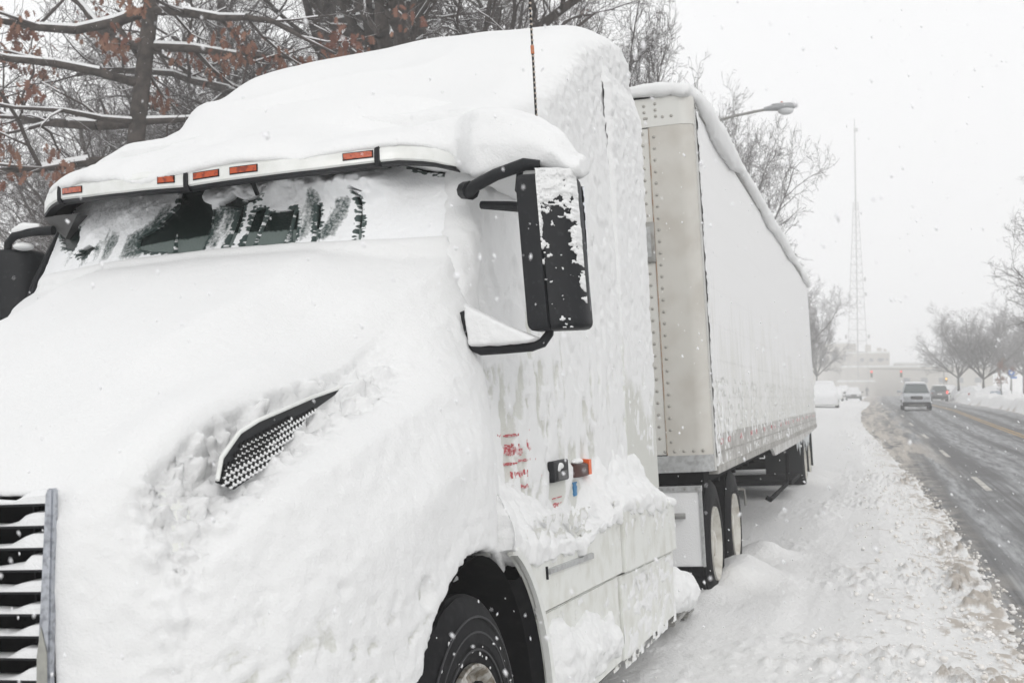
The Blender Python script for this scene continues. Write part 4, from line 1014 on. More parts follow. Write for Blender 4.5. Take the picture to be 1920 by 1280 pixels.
RB().tube([(HW-.352,Y0-.005,ZB+.14),(HW-.352,Y0-.005,ZT-.29)], .0045, 5).put('rust_seam', mat('rust',(.32,.20,.13),.8,noise=(12,(.42,.38,.32),.45,.6)), fr)
b = RB(); b.box((.55,Y0-.03,2.76),(.945,Y0,3.08), .008); pb = b.put('document_box', STEEL, fr)
RB().box((.58,Y0-.036,2.80),(.915,Y0-.028,3.04), .004).put('document_box_door', GREYP, pb)
b = RB(); b.box((.5,Y0-.02,ZT-.045),(1.18,Y0+.05,ZT-.01)); b.put('front_light_strip', DARK, fr)
RB().box((.93,Y0-.03,ZT-.04),(1.02,Y0-.018,ZT-.015), .003).put('clearance_lamp', AMBER, fr)
# red emblem fragment just behind the cab edge
b = RB(); b.tube([(.845,Y0-.006,3.20),(.865,Y0-.006,3.17),(.862,Y0-.006,3.13),(.845,Y0-.006,3.11)], .007, 6); b.put('red_emblem', REDM, fr)
# seam strip at the front corner and bottom rail
b = RB(); b.box((HW-.03, Y0+.085, ZB), (HW+.006, Y0+.185, ZT-.14)); b.put('corner_seam', mat('seam_grey',(.55,.55,.53),.6))
b = RB(); b.box((HW-.05, Y0+.17, ZB+.02), (HW+.004, Y1, ZB+.28)); rl = b.put('bottom_rail', mat('rail_grey',(.50,.49,.47),.5,noise=(6,(.34,.33,.31),.42,.62),bump=(40,.4,.004)))
b = RB(); b.box((HW-.06, Y0+.17, ZB-.03), (HW+.014, Y1, ZB+.03)); b.box((HW-.05,Y0+.17,ZB+.125),(HW+.010,Y1,ZB+.14)); b.put('rail_lip', mat('rail_lip',(.40,.39,.37),.5,noise=(8,(.25,.24,.22),.42,.62)), rl)
b = RB(); k = 0; y = Y0+.5
while y < Y1-.4:
    b.box((HW+.003, y, ZB+.19), (HW+.007, y+.16, ZB+.24)); y += .95 if k % 3 else .5; k += 1
b.put('reflective_tape', mat('red_tape',(.42,.06,.07),.4,noise=(20,(.75,.74,.74),.48,.56)), rl, smooth=False)
# spatter crust along the bottom rail and lower side
ny, nz = 520, 60
yy_, zz_ = np.meshgrid(Y0+.17+(Y1-Y0-.2)*np.linspace(0,1,ny)**1.35, np.linspace(ZB-.02, ZB+.75, nz)); P = np.stack([yy_.ravel()*0+HW, yy_.ravel(), zz_.ravel()], 1)
f_ = fbm(P*[1,13,17],4,3) + .14*sstep(ZB+.6,ZB+.25,P[:,2]) - .12*sstep(ZB+.3,ZB+.22,P[:,2]) - .36 + .25*sstep(Y0+1.6,Y0+.2,P[:,1])
X_ = HW + .005 + np.clip(f_, -.2, .3)*.028
i = np.arange(nz*ny).reshape(nz, ny); Q = np.stack([i[:-1,:-1].ravel(), i[:-1,1:].ravel(), i[1:,1:].ravel(), i[1:,:-1].ravel()], 1)
rput('side_crust', np.stack([X_, P[:,1], P[:,2]], 1), Q[(f_[Q] > -.03).any(1)], CRUST, attrs={'bare': np.clip(.5-3*f_, 0, .9)})
# frost sheet edge just behind the corner post
ny, nz = 60, 420
yy_, zz_ = np.meshgrid(np.linspace(Y0+.15, Y0+.75, ny), np.linspace(ZB+.1, ZT-.12, nz)); P = np.stack([yy_.ravel()*0+HW, yy_.ravel(), zz_.ravel()], 1)
f_ = .5 - (P[:,1]-Y0-.15)/.30 + .5*fbm(P*[1,14,14],3,9)
X_ = HW + np.clip(f_, -.3, .7)*.03
i = np.arange(nz*ny).reshape(nz, ny); Q = np.stack([i[:-1,:-1].ravel(), i[:-1,1:].ravel(), i[1:,1:].ravel(), i[1:,:-1].ravel()], 1)
rput('corner_frost', np.stack([X_, P[:,1], P[:,2]], 1), Q[(f_[Q] > -.05).any(1)], CRUST, attrs={'bare': f_*0})
# roof snow with a sagging cornice on the road side
rs = MB(); rings = []
for y in np.concatenate([np.linspace(Y0-.06, Y0+3, 34), np.linspace(Y0+3.15, Y1+.05, 90)]):
    n1 = fbm(np.array([[y*.45,0,3.]]),2)[0]; n2 = fbm(np.array([[y*.3,4,1.]]),2)[0]
    e = min(1, .45+(y-Y0+.06)*1.4)
    ov = (.07 + .03*max(n1+.25,0) + .02*n2) * e * float(np.interp(y,[Y0,Y0+.3,Y0+1.2,Y0+4,Y1],[.2,.9,1.25,1.0,.8]))
    dr = (.10 + .16*max(n1+.1, 0)) * e * float(np.interp(y,[Y0,Y0+.5,Y0+1.6,Y1],[.3,1.3,1.1,.85]))
    h = (.115 + .05*n2)*e
    t0 = ZT-.01
    rings.append([(-HW-.05,y,t0+.0),(-HW+.05,y,t0+h),(0,y,t0+h*1.25),(HW-.15,y,t0+h*1.1),(HW-.02,y,t0+h),(HW+ov*.55,y,t0+h*.55),(HW+ov*.95,y,t0-.02),(HW+ov,y,t0-dr*.45),(HW+ov*.65,y,t0-dr*.9),(HW+.01,y,t0-dr-.02),(HW-.03,y,t0-.06),(HW-.2,y,t0-.03),(-HW+.1,y,t0-.03)])
rs.loft(rings); V, F, N = remeshed(rs, .035, 4)
V = V + N*(.022*fbm(V*[4,2.2,4],3) + .012*fbm(V*14,3))[:,None]
rput('roof_snow', V, F, CRUST, attrs={'bare': V[:,0]*0})
b = RB(); b.v = []; 
for y in (Y0+.32, Y0+.34): pass
# underside: cross members, landing gear, rear tandem, mudflaps
b = RB()
b.box((-1.2,Y0+.1,ZB-.10),(1.2,Y1-.1,ZB+.02))
for y in np.arange(Y0+.4,Y1,.6): b.box((-1.2,y,ZB-.14),(1.2,y+.06,ZB-.08))
b.box((-.6,18.5,ZB-.35),(-.45,25.2,ZB-.08)); b.box((.45,18.5,ZB-.35),(.6,25.2,ZB-.08)); b.put('underframe', DARK)
b = RB(); b.loft([[(HW-.03,y,ZB-.02),(HW+.005,y,ZB-.02),(HW+.005,y,zb),(HW-.03,y,zb)] for y, zb in ((14.6,ZB-.03),(15.0,ZB-.14),(20.5,ZB-.14),(Y1,ZB-.05))]); b.put('rail_skirt', mat('rail_grey2',(.45,.44,.42),.5,noise=(6,(.6,.6,.59),.45,.6)))
for s in (-1, 1):
    b = RB(); b.box((s*.85-.05,12.55,.28),(s*.85+.05,12.67,ZB-.05)); b.box((s*.85-.12,12.45,.22),(s*.85+.12,12.77,.28)); lg = b.put('landing_leg', DARK, bevel=.008)
b = RB(); b.tube([(.9,12.6,.75),(1.15,12.65,.72),(1.15,12.7,.55)], .015, 8); b.tube([(-.85,12.6,.6),(.85,12.6,.6)], .025, 8); b.put('landing_gear_crank', STEEL)
for y in (22.0, 23.3):
    e = bpy.data.objects.new('trailer_wheel', None); link(e, trailer); wheel(e, 'trailer_wheel', y, .50, 1.235, .51, .60, 'dish', RB)
b = RB(); b.box((-1.2,21.95,.42),(1.2,22.05,.55)); b.box((-1.2,23.25,.42),(1.2,23.35,.55)); b.put('trailer_axle', DARK)
b = RB(); b.box((.60,21.2,.32),(1.24,21.225,1.0)); mf = b.put('mud_flap', BLACK)
b = RB(); b.box((.60,24.0,.25),(1.26,24.025,1.0)); b.put('mud_flap', BLACK)
for x0, x1 in ((.3,.6),):
    b = RB(); b.box((.1,18.6,.35),(1.22,20.4,.42)); b.put('spare_tyre_carrier', DARK)
b = RB(); b.tube([(1.15,15.0,.45),(1.2,15.0,.42),(1.2,17.8,.42),(1.2,18.1,.55),(1.2,18.1,.85)], .03, 8); b.put('side_guard_bar', DARK)
b = RB(); b.box((1.27,21.2,ZB-.10),(1.30,21.27,ZB-.05), .004); b.put('side_marker_lamp', AMBER)
ic = RB(); rn = random.Random(9)
for k in range(16):
    y = rn.uniform(19.8, 24.6); l = rn.uniform(.05,.3); ic.tube([(1.25,y,ZB-.12),(1.25,y,ZB-.12-l*.6),(1.25,y,ZB-.12-l)], [.016,.009,.001], 6)
ic.put('icicles', mat('ice',(.75,.78,.8),.15), smooth=True)
sn = MB(); sn.sph((1.1,23.2,.9),(.16,.5,.10),3); V,F,N = remeshed(sn,.03,3); rput('wheel_snow', V, F, CRUST, attrs={'bare': V[:,0]*0})

# ================================================================== TREES
def seg_mesh(segs, n):
    """segs: (N,8) p0 p1 r0 r1 -> prisms"""
    S = np.asarray(segs, float); p0, p1, r0, r1 = S[:, :3], S[:, 3:6], S[:, 6], S[:, 7]
    d = p1-p0; L = np.linalg.norm(d, axis=1, keepdims=True)+1e-9; d = d/L
    ref = np.where(np.abs(d[:, 2:3]) > .9, [[1., 0, 0]], [[0, 0, 1.]]); a = np.cross(d, ref); a /= np.linalg.norm(a, axis=1, keepdims=True); b = np.cross(d, a)
    V = []; 
    for k in range(n):
        t = 2*pi*k/n; o = a*cos(t)+b*sin(t); V.append(p0+o*r0[:, None]); V.append(p1+o*r1[:, None])
    V = np.stack(V, 1).reshape(-1, 3); base = (np.arange(len(S))*2*n)[:, None]
    F = np.concatenate([base + np.array([[2*k, 2*((k+1) % n), 2*((k+1) % n)+1, 2*k+1]]) for k in range(n)])
    return V, F
def grow_tree(seed, H, r0, style='oak', maxd=5, dens=1.0, bare_to=.2, limbs=None):
    R_ = random.Random(seed); out = []
    def unit(v): 
        l = math.sqrt(v[0]**2+v[1]**2+v[2]**2)+1e-9; return (v[0]/l, v[1]/l, v[2]/l)
    def branch(p, d, r, L, dep):
        n = max(3, int(L/ (.55 if dep < 2 else .35 if dep < 3 else .2 if dep < 4 else .13))); sl = L/n; q = p; rr = r
        for i in range(n):
            w = (.02 if style == 'oak' else .045, .13 if style == 'vase' else .20, .26, .30, .34, .4)[min(dep, 5)]
            up = (.03, .02, .05, .04, .0, -.02)[min(dep, 5)]
            d = unit((d[0]+R_.gauss(0, w), d[1]+R_.gauss(0, w), d[2]+R_.gauss(0, w*.8)+up))
            r2 = max(r*(1-(i+1)/n*(.72 if dep else .62)), .0068 if style == 'vase' else .0042)
            e = (q[0]+d[0]*sl, q[1]+d[1]*sl, q[2]+d[2]*sl); out.append((*q, *e, rr, r2, dep)); q, rr = e, r2
            f = (i+1)/n
            if style == 'vase' and dep == 0:
                if i == n-1:
                    for q_ in range(9):
                        az = q_*2*pi*2/9+R_.uniform(-.3,.3); sp = (.12, .9, .45, .75, .3, .98, .6, .85, .5)[q_]+R_.uniform(-.06,.06)
                        branch(e, unit((cos(az)*sin(sp), sin(az)*sin(sp), cos(sp))), r*R_.uniform(.30,.42), H*R_.uniform(.60,.70)*(1.0 if sp < .8 else .88), 1)
                continue
            if limbs and dep == 0:
                for (lz, ang, dip, ll, lr) in [l_ for l_ in limbs if q[2]-sl < l_[0] <= q[2]]:
                    branch(e, unit((cos(ang), sin(ang), dip)), lr, ll, 1)
                if q[2] < 7.6: continue
            if dep < maxd and (f > (bare_to if dep == 0 else .15)):
                k = ({0: 1.25, 1: 1.15, 2: 1.15, 3: 1.2, 4: 1.2}[min(dep, 4)] if style == 'vase' else {0: 1.25, 1: 1.05, 2: 1.15, 3: 1.25, 4: 1.3}[min(dep, 4)])*dens
                while k > 0:
                    if R_.random() < k:
                        az = R_.uniform(0, 2*pi); sp = R_.uniform(.7, 1.3) if dep == 0 and style == 'oak' else R_.uniform(.4, .95)
                        t = unit((cos(az), sin(az), .15 if dep == 0 else R_.uniform(-.5, .6)))
                        nd = unit((d[0]*cos(sp)+t[0]*sin(sp), d[1]*cos(sp)+t[1]*sin(sp), d[2]*cos(sp)+t[2]*sin(sp)))
                        if dep == 0: nL = H*(.50 if style == 'oak' else .42)*(1.12-.65*f)*R_.uniform(.7, 1.15)
                        elif style == 'vase' and dep == 1: nL = L*(.50-.22*f)*R_.uniform(.7, 1.05)
                        else: nL = L*(.62-.25*f)*R_.uniform(.6, 1.1)
                        if nL > .22: branch(e, nd, max(rr*(.5 if dep == 0 else .6), .004), nL, dep+1)
                    k -= 1
    branch((0, 0, 0), (0, 0, 1), r0, H*(.24 if style == 'vase' else 1), 0)
    return np.array(out)
def make_leaves(S, n, seed, size=.13, zlo=0, zhi=99):
    rng = np.random.default_rng(seed); T = S[(S[:, 8] >= 3)]; T = T[(T[:, 2] > zlo) & (T[:, 2] < zhi)]
    cl = rng.choice(len(T), max(n//14, 1)); V = []; F = []
    prof = [(0, 0), (.10, .10), (.38, .08), (.16, .22), (.46, .36), (.16, .44), (.52, .66), (.18, .66), (.28, .90), (0, 1.0)]
    out = [(x, y) for x, y in prof] + [(-x, y) for x, y in prof[::-1][1:-1]]; k = len(out); A = np.array(out)
    for i in range(n):
        t = T[cl[i % len(cl)]]; c = t[:3]*.5+t[3:6]*.5 + rng.normal(0, .11, 3)
        s = size*rng.uniform(.6, 1.3); d = np.array([rng.normal(0, .5), rng.normal(0, .5), -1.]); d /= np.linalg.norm(d)
        u = np.cross(d, rng.normal(0, 1, 3)); u /= np.linalg.norm(u); w = np.cross(d, u)
        curl = (A[:, 0]**2)*rng.uniform(-1.2, 1.2) + (A[:, 1]-.5)**2*rng.uniform(-.8, .8)
        P = c + s*(A[:, :1]*u*.8 + A[:, 1:]*d + curl[:, None]*w*.6); V.append(P); F.append(tuple(range(i*k, i*k+k)))
    return np.concatenate(V), F
TREES = {}
def tree(key, u, D, label, seed=1, H=13, r0=.16, style='oak', maxd=5, dens=1., leaves=0, snow=True, limbs=None, rot=0., sc=1., group=None, lz=(0, 99), name='oak_tree', cat='tree', bare_to=.2, z=None, scz=None):
    x, y, z = u+float(bend(D)), D, (float(zr(D)) + .02 if z is None else z)
    root = empty(name, (x, y, z), (0, 0, rot)); root.scale = (sc, sc, scz or sc); tag(root, label, cat, group)
    if key in TREES:
        for nm, m_ in TREES[key]: o = bpy.data.objects.new(nm, m_); link(o, root)
        return root
    S = grow_tree(seed, H, r0, style, maxd, dens, bare_to, limbs); parts = []
    big = S[S[:, 6] > .035]; sm = S[S[:, 6] <= .035]
    V, F = seg_mesh(big[big[:, 8] == 0], 14); o = npmesh('trunk', V, F, BARK, root); parts.append(('trunk', o.data))
    b1 = big[big[:, 8] > 0]
    if len(b1): V, F = seg_mesh(b1, 8); o = npmesh('limbs', V, F, BARK, root); parts.append(('limbs', o.data))
    mid = sm[sm[:, 6] > .010]; tw = sm[sm[:, 6] <= .010]
    V1, F1 = seg_mesh(mid, 5); V2, F2 = seg_mesh(tw, 3)
    o = npmesh('crown', np.concatenate([V1, V2]), [F1, F2+len(V1)], TWIG, root, smooth=False); parts.append(('crown', o.data))
    if snow:
        s = S[(S[:, 6] > .011) & (S[:, 8] > 0)]; d = s[:, 3:6]-s[:, :3]; hz = np.hypot(d[:, 0], d[:, 1])/(np.linalg.norm(d, axis=1)+1e-9)
        rg_ = np.random.default_rng(seed); s = s[(hz > .72) & (rg_.random(len(s)) < .62)].copy()
        th = .008 + s[:, 6]*.55; s[:, 2] += s[:, 6]*.8; s[:, 5] += s[:, 7]*.8; s[:, 6] = np.maximum(s[:, 6]*.72, .008)+.002; s[:, 7] = np.maximum(s[:, 7]*.72, .007)+.002
        V, F = seg_mesh(s, 6); V += np.random.default_rng(1).normal(0, .0025, V.shape)
        o = npmesh('branch_snow', V, F, SNOWFAR, root); parts.append(('branch_snow', o.data))
    if leaves:
        V, F = make_leaves(S, leaves, seed, zlo=lz[0], zhi=lz[1]); o = npmesh('dead_leaves', V, F, LEAF, root, smooth=False); parts.append(('dead_leaves', o.data))
    TREES[key] = parts; return root

GW = 'bare winter trees standing behind the truck'
tree('oakA', -10.0, 14.3, 'nearest oak behind the cab with russet leaves and a straight dark trunk', seed=12, H=13.5, r0=.165, maxd=5, dens=.80, leaves=1500, group=GW, lz=(2.6, 8.2), bare_to=.14, limbs=[(3.2, pi+YAW+.2, .10, 2.6, .05), (3.7, YAW-.5, .25, 2.4, .045), (4.2, pi+YAW-.5, .05, 3.4, .065), (4.7, pi+YAW+.35, .02, 3.8, .075), (4.9, YAW+.3, .15, 2.2, .05), (5.3, pi+YAW-.1, .03, 4.2, .085), (5.5, YAW-.2, .28, 2.0, .055), (5.9, pi+YAW+.5, .12, 3.6, .07), (6.2, YAW+.1, .10, 2.6, .07), (6.5, pi+YAW-.3, .10, 3.9, .08), (6.8, YAW-.7, .02, 3.4, .07), (7.1, pi+YAW, .0, 3.4, .085), (7.0, pi/2, .3, 2.5, .05), (5.6, -pi/2, .1, 2.4, .045), (4.4, pi/2, .1, 2.4, .045)])
tree('bigB', -12.0, 24.8, 'tall dark oak trunk above the cab roof, left of the widest trunk', seed=23, H=18, r0=.30, maxd=5, dens=.82, leaves=160, group=GW, lz=(4, 16), bare_to=.22)
tree('bigC', -8.3, 19.2, 'widest dark oak trunk rising behind the highest part of the cab roof', seed=31, H=16, r0=.42, maxd=5, dens=.85, leaves=60, group=GW, lz=(4, 14), bare_to=.3)
tree('vaseE', -23.5, 34, 'faint bare tree far behind the russet leaved oak', seed=52, H=12, r0=.24, style='vase', maxd=5, dens=1.12, snow=False, group=GW, name='bare_tree')
tree('vaseE', -33, 42, 'second faint bare tree in the row at the far left', rot=2.4, sc=1.1, group=GW, name='bare_tree')
tree('vaseE', -16.5, 38, 'bare tree behind the middle of the cab roof', rot=5.2, sc=1.15, group=GW, name='bare_tree')
tree('bigB', -10.2, 31, 'bare tree whose twigs fan out left of the whip antenna', rot=.7, sc=.80, group=GW)
tree('vaseE', -8.6, 35, 'bare tree spreading over the gap between cab and trailer', rot=4.0, sc=1.0, group=GW, name='bare_tree')
tree('vaseE', -7.4, 60, 'rounded bare tree beside the street lamp above the trailer roof', rot=1.0, sc=.86, scz=1.42, name='bare_tree', group=GW)
tree('vaseE', -6.6, 112, 'pale hazy tree behind the rear end of the trailer', rot=1.8, sc=.78, scz=1.1, name='bare_tree', group=GW)
tree('vaseE', -7.5, 92, 'hazy tree half hidden by the rear top corner of the trailer', rot=3.0, sc=.7, scz=1.0, name='bare_tree', group=GW)
tree('vaseE', -6.0, 150, 'very faint tree left of the radio mast foot', rot=4.8, sc=.7, scz=1.0, name='bare_tree', group=GW)
tree('vaseE', -17.5, 26, 'bare spreading tree at the far left edge behind the wing mirror', rot=1.2, sc=.95, group=GW, name='bare_tree')
tree('vaseE', -13.5, 30, 'bare tree with slanting limbs behind the left part of the visor', rot=3.6, sc=1.15, group=GW, name='bare_tree')
tree('vaseE', -8.9, 67, 'second rounded bare tree just behind the one by the street lamp', rot=4.0, sc=.9, scz=1.5, name='bare_tree', group=GW)
tree('vaseE', -7.0, 31, 'fine twigged tree above the front top corner of the trailer', rot=3.0, sc=.52, scz=1.2, name='bare_tree', group=GW)
tree('vaseE', -9.2, 45, 'bare tree a little further back over the trailer front', rot=2.0, sc=.8, scz=1.3, name='bare_tree', group=GW)
tree('bigB', -17.5, 30, 'bare oak filling the gap between the two thick trunks', rot=4.4, sc=.78, group=GW)
tree('bigB', -12.5, 36, 'bare oak whose twigs show just left of the antenna tip', rot=2.9, sc=.8, group=GW)
GR = 'bare winter trees along the right side of the road'
tree('vaseE', 10.7, 64, 'nearest right hand tree with branch tips reaching into the frame edge', rot=.4, sc=1.02, name='bare_tree', group=GR)
tree('vaseE', 9.7, 140, 'left of the two low forked trees behind the parked cars', rot=2.2, sc=.88, name='bare_tree', group=GR)
tree('vaseE', 10.8, 122, 'right of the two low forked trees behind the parked cars', rot=5.5, sc=.82, scz=.78, name='bare_tree', group=GR)
tree('vaseE', 17.5, 150, 'faint wide tree behind the blue sign', rot=1.1, sc=1.0, name='bare_tree', group=GR)
tree('vaseE', 23.5, 165, 'faintest tree at the right edge of the picture', rot=3.3, sc=1.0, name='bare_tree', group=GR)
tree('vaseE', 19.5, 185, 'distant tree between the forked trees and the pale house', rot=4.3, sc=1.0, name='bare_tree', group=GR)
tree('sap', 11.2, 110, 'young tree keeping brown leaves, planted next to the blue sign', seed=7, H=3.9, r0=.05, style='elm', maxd=3, dens=1.2, leaves=420, name='young_tree', group=None, bare_to=.25, snow=True)

# ================================================================== VEHICLES FAR DOWN THE ROAD
def ring(y, w0, w1, z0, z1, r=.08):
    """closed rounded section: bottom half-width w0, top half-width w1"""
    return [(-w0+r,y,z0),(w0-r,y,z0),(w0,y,z0+r),(w0*.5+w1*.5+.02,y,(z0+z1)/2),(w1,y,z1-r),(w1-r,y,z1),(-w1+r,y,z1),(-w1,y,z1-r),(-w0*.5-w1*.5-.02,y,(z0+z1)/2),(-w0,y,z0+r)]
def car(name, label, cat, x, D, paint, kind='suv', front=-1, snowy=0., rot=0, group=None, lit=None, z=None):
    root = empty(name, (x, D, float(zr(D))+.02 if z is None else z), (0, 0, rot + (0 if front < 0 else pi))); tag(root, label, cat, group)
    H = {'suv': 1.72, 'sedan': 1.45, 'van': 1.9}[kind]; L = {'suv': 4.7, 'sedan': 4.7, 'van': 5.0}[kind]; hb = {'suv': 1.12, 'sedan': .95, 'van': 1.15}[kind]
    rear = L/2; fr = -L/2
    tail = {'suv': (rear-.12, rear-.02), 'sedan': (rear-1.45, rear-.85), 'van': (rear-.1, rear-.02)}[kind]
    b = MB(); W = .90
    b.loft([ring(fr, .70, .66, .32, hb-.38), ring(fr+.06, .84, .74, .25, hb-.22), ring(fr+.35, .90, .80, .22, hb-.13), ring(fr+1.25, .91, .84, .22, hb-.02), ring(0, .92, .86, .22, hb), ring(rear-.9, .92, .85, .24, hb-(.04 if kind == 'sedan' else 0)), ring(rear-.12, .88, .80, .3, hb-(.08 if kind == 'sedan' else .02)), ring(rear, .80, .72, .36, hb-.2)])
    body = b.build('body', paint, root)
    b = MB(); b.loft([ring(fr+1.15, .78, .72, hb-.06, hb, .02), ring(fr+1.95, .80, .62, hb-.06, H-.08, .03), ring(fr+2.5, .82, .64, hb-.06, H-.03, .03), ring(tail[0]-.4, .82, .64, hb-.06, H-.05, .03), ring(tail[0], .80, .62, hb-.06, H-.12, .03), ring(tail[1], .78, .70, hb-.06, hb+.02, .02)])
    b.build('windows', mat('car_glass', (.05, .07, .07), .12), root)
    b = MB(); b.loft([[(-.60,y,H-.085-dz),(.60,y,H-.085-dz),(.55,y,H-dz),(-.55,y,H-dz)] for y, dz in ((fr+1.92,.03),(fr+2.3,.0),(tail[0]-.4,.0),(tail[0],.06))]); b.build('roof', paint, root, bevel=.02)
    for s in (-1, 1):
        b = MB(); b.tube([(s*.80, fr+1.2, hb-.03), (s*.635, fr+1.95, H-.09)], .035, 6); b.tube([(s*.81, .2, hb-.03), (s*.65, .15, H-.06)], .03, 6); b.build('pillar', paint, root)
    if snowy < 1:
        for s in (-1, 1):
            b = MB(); b.box((s*.92-.12+s*.12, fr+1.45, hb-.02), (s*.92+.12+s*.10, fr+1.60, hb+.14), .03); b.build('door_mirror', paint, root)
        f = MB(); f.box((-.36, fr-.035, hb-.44), (.36, fr+.08, hb-.24), .02); g2 = f.build('radiator_grille', BLACK, root)
        f = MB()
        for k in range(4): f.box((-.33, fr-.045, hb-.42+k*.045), (.33, fr-.03, hb-.41+k*.045))
        f.build('grille_bars', STEEL, g2)
        for s in (-1, 1):
            f = MB(); f.box((min(s*.44, s*.80), fr-.02, hb-.43), (max(s*.44, s*.80), fr+.12, hb-.25), .04); f.build('headlight', mat('headlamp', (.45, .47, .48), .15), root)
        f = MB(); f.box((-.86, fr-.05, .24), (.86, fr+.25, .50), .05); f.build('front_bumper', BLACK, root)
        f = MB(); f.box((-.5, fr-.062, .30), (.5, fr-.045, .34)); f.build('bumper_slot', STEEL, root)
        f = MB(); f.box((-.84, rear-.2, .35), (.84, rear+.06, .58), .05); f.build('rear_bumper', BLACK, root)
        f = MB(); f.box((-.26, rear+.0, .70), (.26, rear+.03, .84), .01); f.build('number_plate', PAINT, root)
        for s in (-1, 1):
            f = MB(); f.box((min(s*.68, s*.84), rear-.12, hb-.28), (max(s*.68, s*.84), rear+.02, hb-.02), .02)
            f.build('tail_light', mat('tail_lamp_lit', (.5, .02, .02), .3, emit=((1, .10, .06), 2.2)) if (lit and s in lit) else mat('tail_lamp', (.35, .03, .03), .3), root)
    for yy in (fr+.95, rear-.95):
        for s in (-1, 1):
            e = MB(); prof = [(-.20, .19), (-.20, .31), (-.17, .34), (-.03, .34), (0, .31), (0, .21)]
            e.lathe([(a*s, r) for a, r in prof], (s*.92, yy, .34), 'x', 24); w = e.build('wheel', RUBBER, root)
            e = MB(); e.lathe([(-.01*s, .21), (-.04*s, .16), (-.01*s, .05), (-.01*s, .0)], (s*.92, yy, .34), 'x', 16); e.build('rim', STEEL, w)
    # snow lying on it
    sn = MB(); h = .05 + .13*snowy
    sn.loft([ring(fr+2.0, .60, .5, H-.05, H+h*.5, .04), ring(fr+2.4, .64, .58, H-.05, H+h, .05), ring(tail[0]-.4, .64, .58, H-.05, H+h, .05), ring(tail[0]-.0, .58, .5, H-.12, H+h*.2, .03)])
    if snowy > .4:
        q = .07+.10*snowy
        sn.loft([ring(fr-.02, .74, .62, .42, hb-.30, .05), ring(fr+.05, .84, .74, .40, hb-.22+q*.6, .06), ring(fr+.5, .90, .80, hb-.3, hb-.10+q, .06), ring(fr+1.25, .90, .80, hb-.3, hb+q, .06), ring(fr+1.95, .84, .62, hb-.1, H-.02, .05), ring(fr+2.2, .84, .66, hb-.1, H+.05, .05), ring(tail[0], .86, .66, hb-.1, H-.0, .05), ring(tail[1], .86, .74, hb-.15, hb+q, .05), ring(rear, .84, .72, hb-.3, hb-.05, .05)])
        if snowy >= 1: sn.loft([ring(fr-.06, .80, .70, .28, hb-.25, .06), ring(0, .95, .88, .26, hb, .06), ring(rear+.05, .86, .76, .3, hb-.1, .06)])
    V, F, N = remeshed(sn, .05, 3); V = V + N*(.05*fbm(V*2.2, 2, x))[:, None]
    npmesh('snow_cover', V, F, SNOWFAR, root)
    return root
SILV = mat('silver_paint', (.42, .44, .47), .3, metal=.3, noise=(3, (.5, .51, .52), .4, .7))
GRYP = mat('grey_paint', (.11, .115, .125), .35, noise=(3, (.2, .2, .2), .45, .7))
DKBL = mat('dark_blue_paint', (.10, .11, .14), .35)
car('oncoming_suv', 'silver sport utility vehicle driving towards the viewer in the middle lane', 'car', 2.37, 81.5, SILV, 'suv', -1, .25)
car('departing_suv', 'grey sport utility vehicle driving away with one glowing red tail light', 'car', 6.4, 138, GRYP, 'suv', 1, .2, lit=(-1,), rot=.0)
GP = 'cars parked under snow along the kerbs'
car('parked_car', 'nearest snow buried car beside the rear of the trailer', 'car', -3.45, 84, PAINTD, 'suv', -1, 1.0, rot=.05, group=GP)
car('parked_car', 'low snow topped car with dark bumper, left of the walking person', 'car', -2.75, 150, GRYP, 'sedan', -1, .7, rot=.03, group=GP)
car('parked_car', 'snowy car directly behind the dark bumpered one', 'car', -4.5, 172, DKBL, 'suv', -1, .8, group=GP)
car('parked_car', 'snow covered car between the buried car and the dark bumpered one', 'car', -4.6, 140, PAINTD, 'sedan', -1, 1., group=GP)
car('parked_car', 'dark windowed vehicle just right of the grey departing one', 'car', 8.3, 152, GRYP, 'suv', -1, .5, group=GP)
car('parked_car', 'rounded white mound of a car, first behind the right snow bank', 'car', 8.9, 141, PAINTD, 'sedan', -1, 1., rot=.1, group=GP)
car('parked_car', 'snow mounded car in the middle of the right hand row', 'car', 9.7, 131, PAINTD, 'sedan', -1, 1., rot=.6, group=GP)
car('parked_car', 'snow mounded car closest to the young brown leaved tree', 'car', 10.6, 119, DKBL, 'sedan', -1, .9, rot=1.0, group=GP)

# ================================================================== STREET THINGS
def onroad(x, D): return (x, D, float(zr(D)))
# cobra head lamp
lp = empty('street_lamp', (-6.2, 31, .0)); tag(lp, 'grey cobra head street lamp reaching out over the trailer roof', 'street lamp')
MB().tube([(0,0,0),(0,0,4),(0,0,7.9)], [.12,.10,.07], 14).build('pole', STEEL, lp)
MB().tube([(0,0,7.7),(.25,0,8.1),(.9,0,8.45),(1.8,0,8.75),(2.7,0,8.98),(3.55,0,9.10)], [.05,.048,.045,.04,.036,.034], 10).build('arm', STEEL, lp)
b = MB(); rg = []
for t, w, zu, zd in ((0,.05,.05,.05),(.08,.07,.065,.06),(.25,.115,.09,.07),(.45,.15,.105,.08),(.65,.15,.105,.08),(.78,.10,.07,.05),(.82,.02,.02,.02)):
    rg.append([(3.5+t, w*cos(a), 9.11+.03*t + (zu if sin(a) > 0 else zd)*sin(a)) for a in np.linspace(0, 2*pi, 16, endpoint=False)])
lh = b.loft(rg).build('lamp_head', mat('lamp_grey', (.36,.37,.38),.5), lp)
MB().sph((4.05,0,9.04),(.20,.13,.12),3).build('lamp_glass', mat('lamp_glass',(.62,.63,.64),.2), lh)
MB().tube([(3.95,0,9.2),(3.95,0,9.27)], .035, 8).build('photocell', AMBER, lh)
MB().sph((4.0,0,9.215),(.32,.11,.03),3).build('lamp_snow', SNOWFAR, lh)
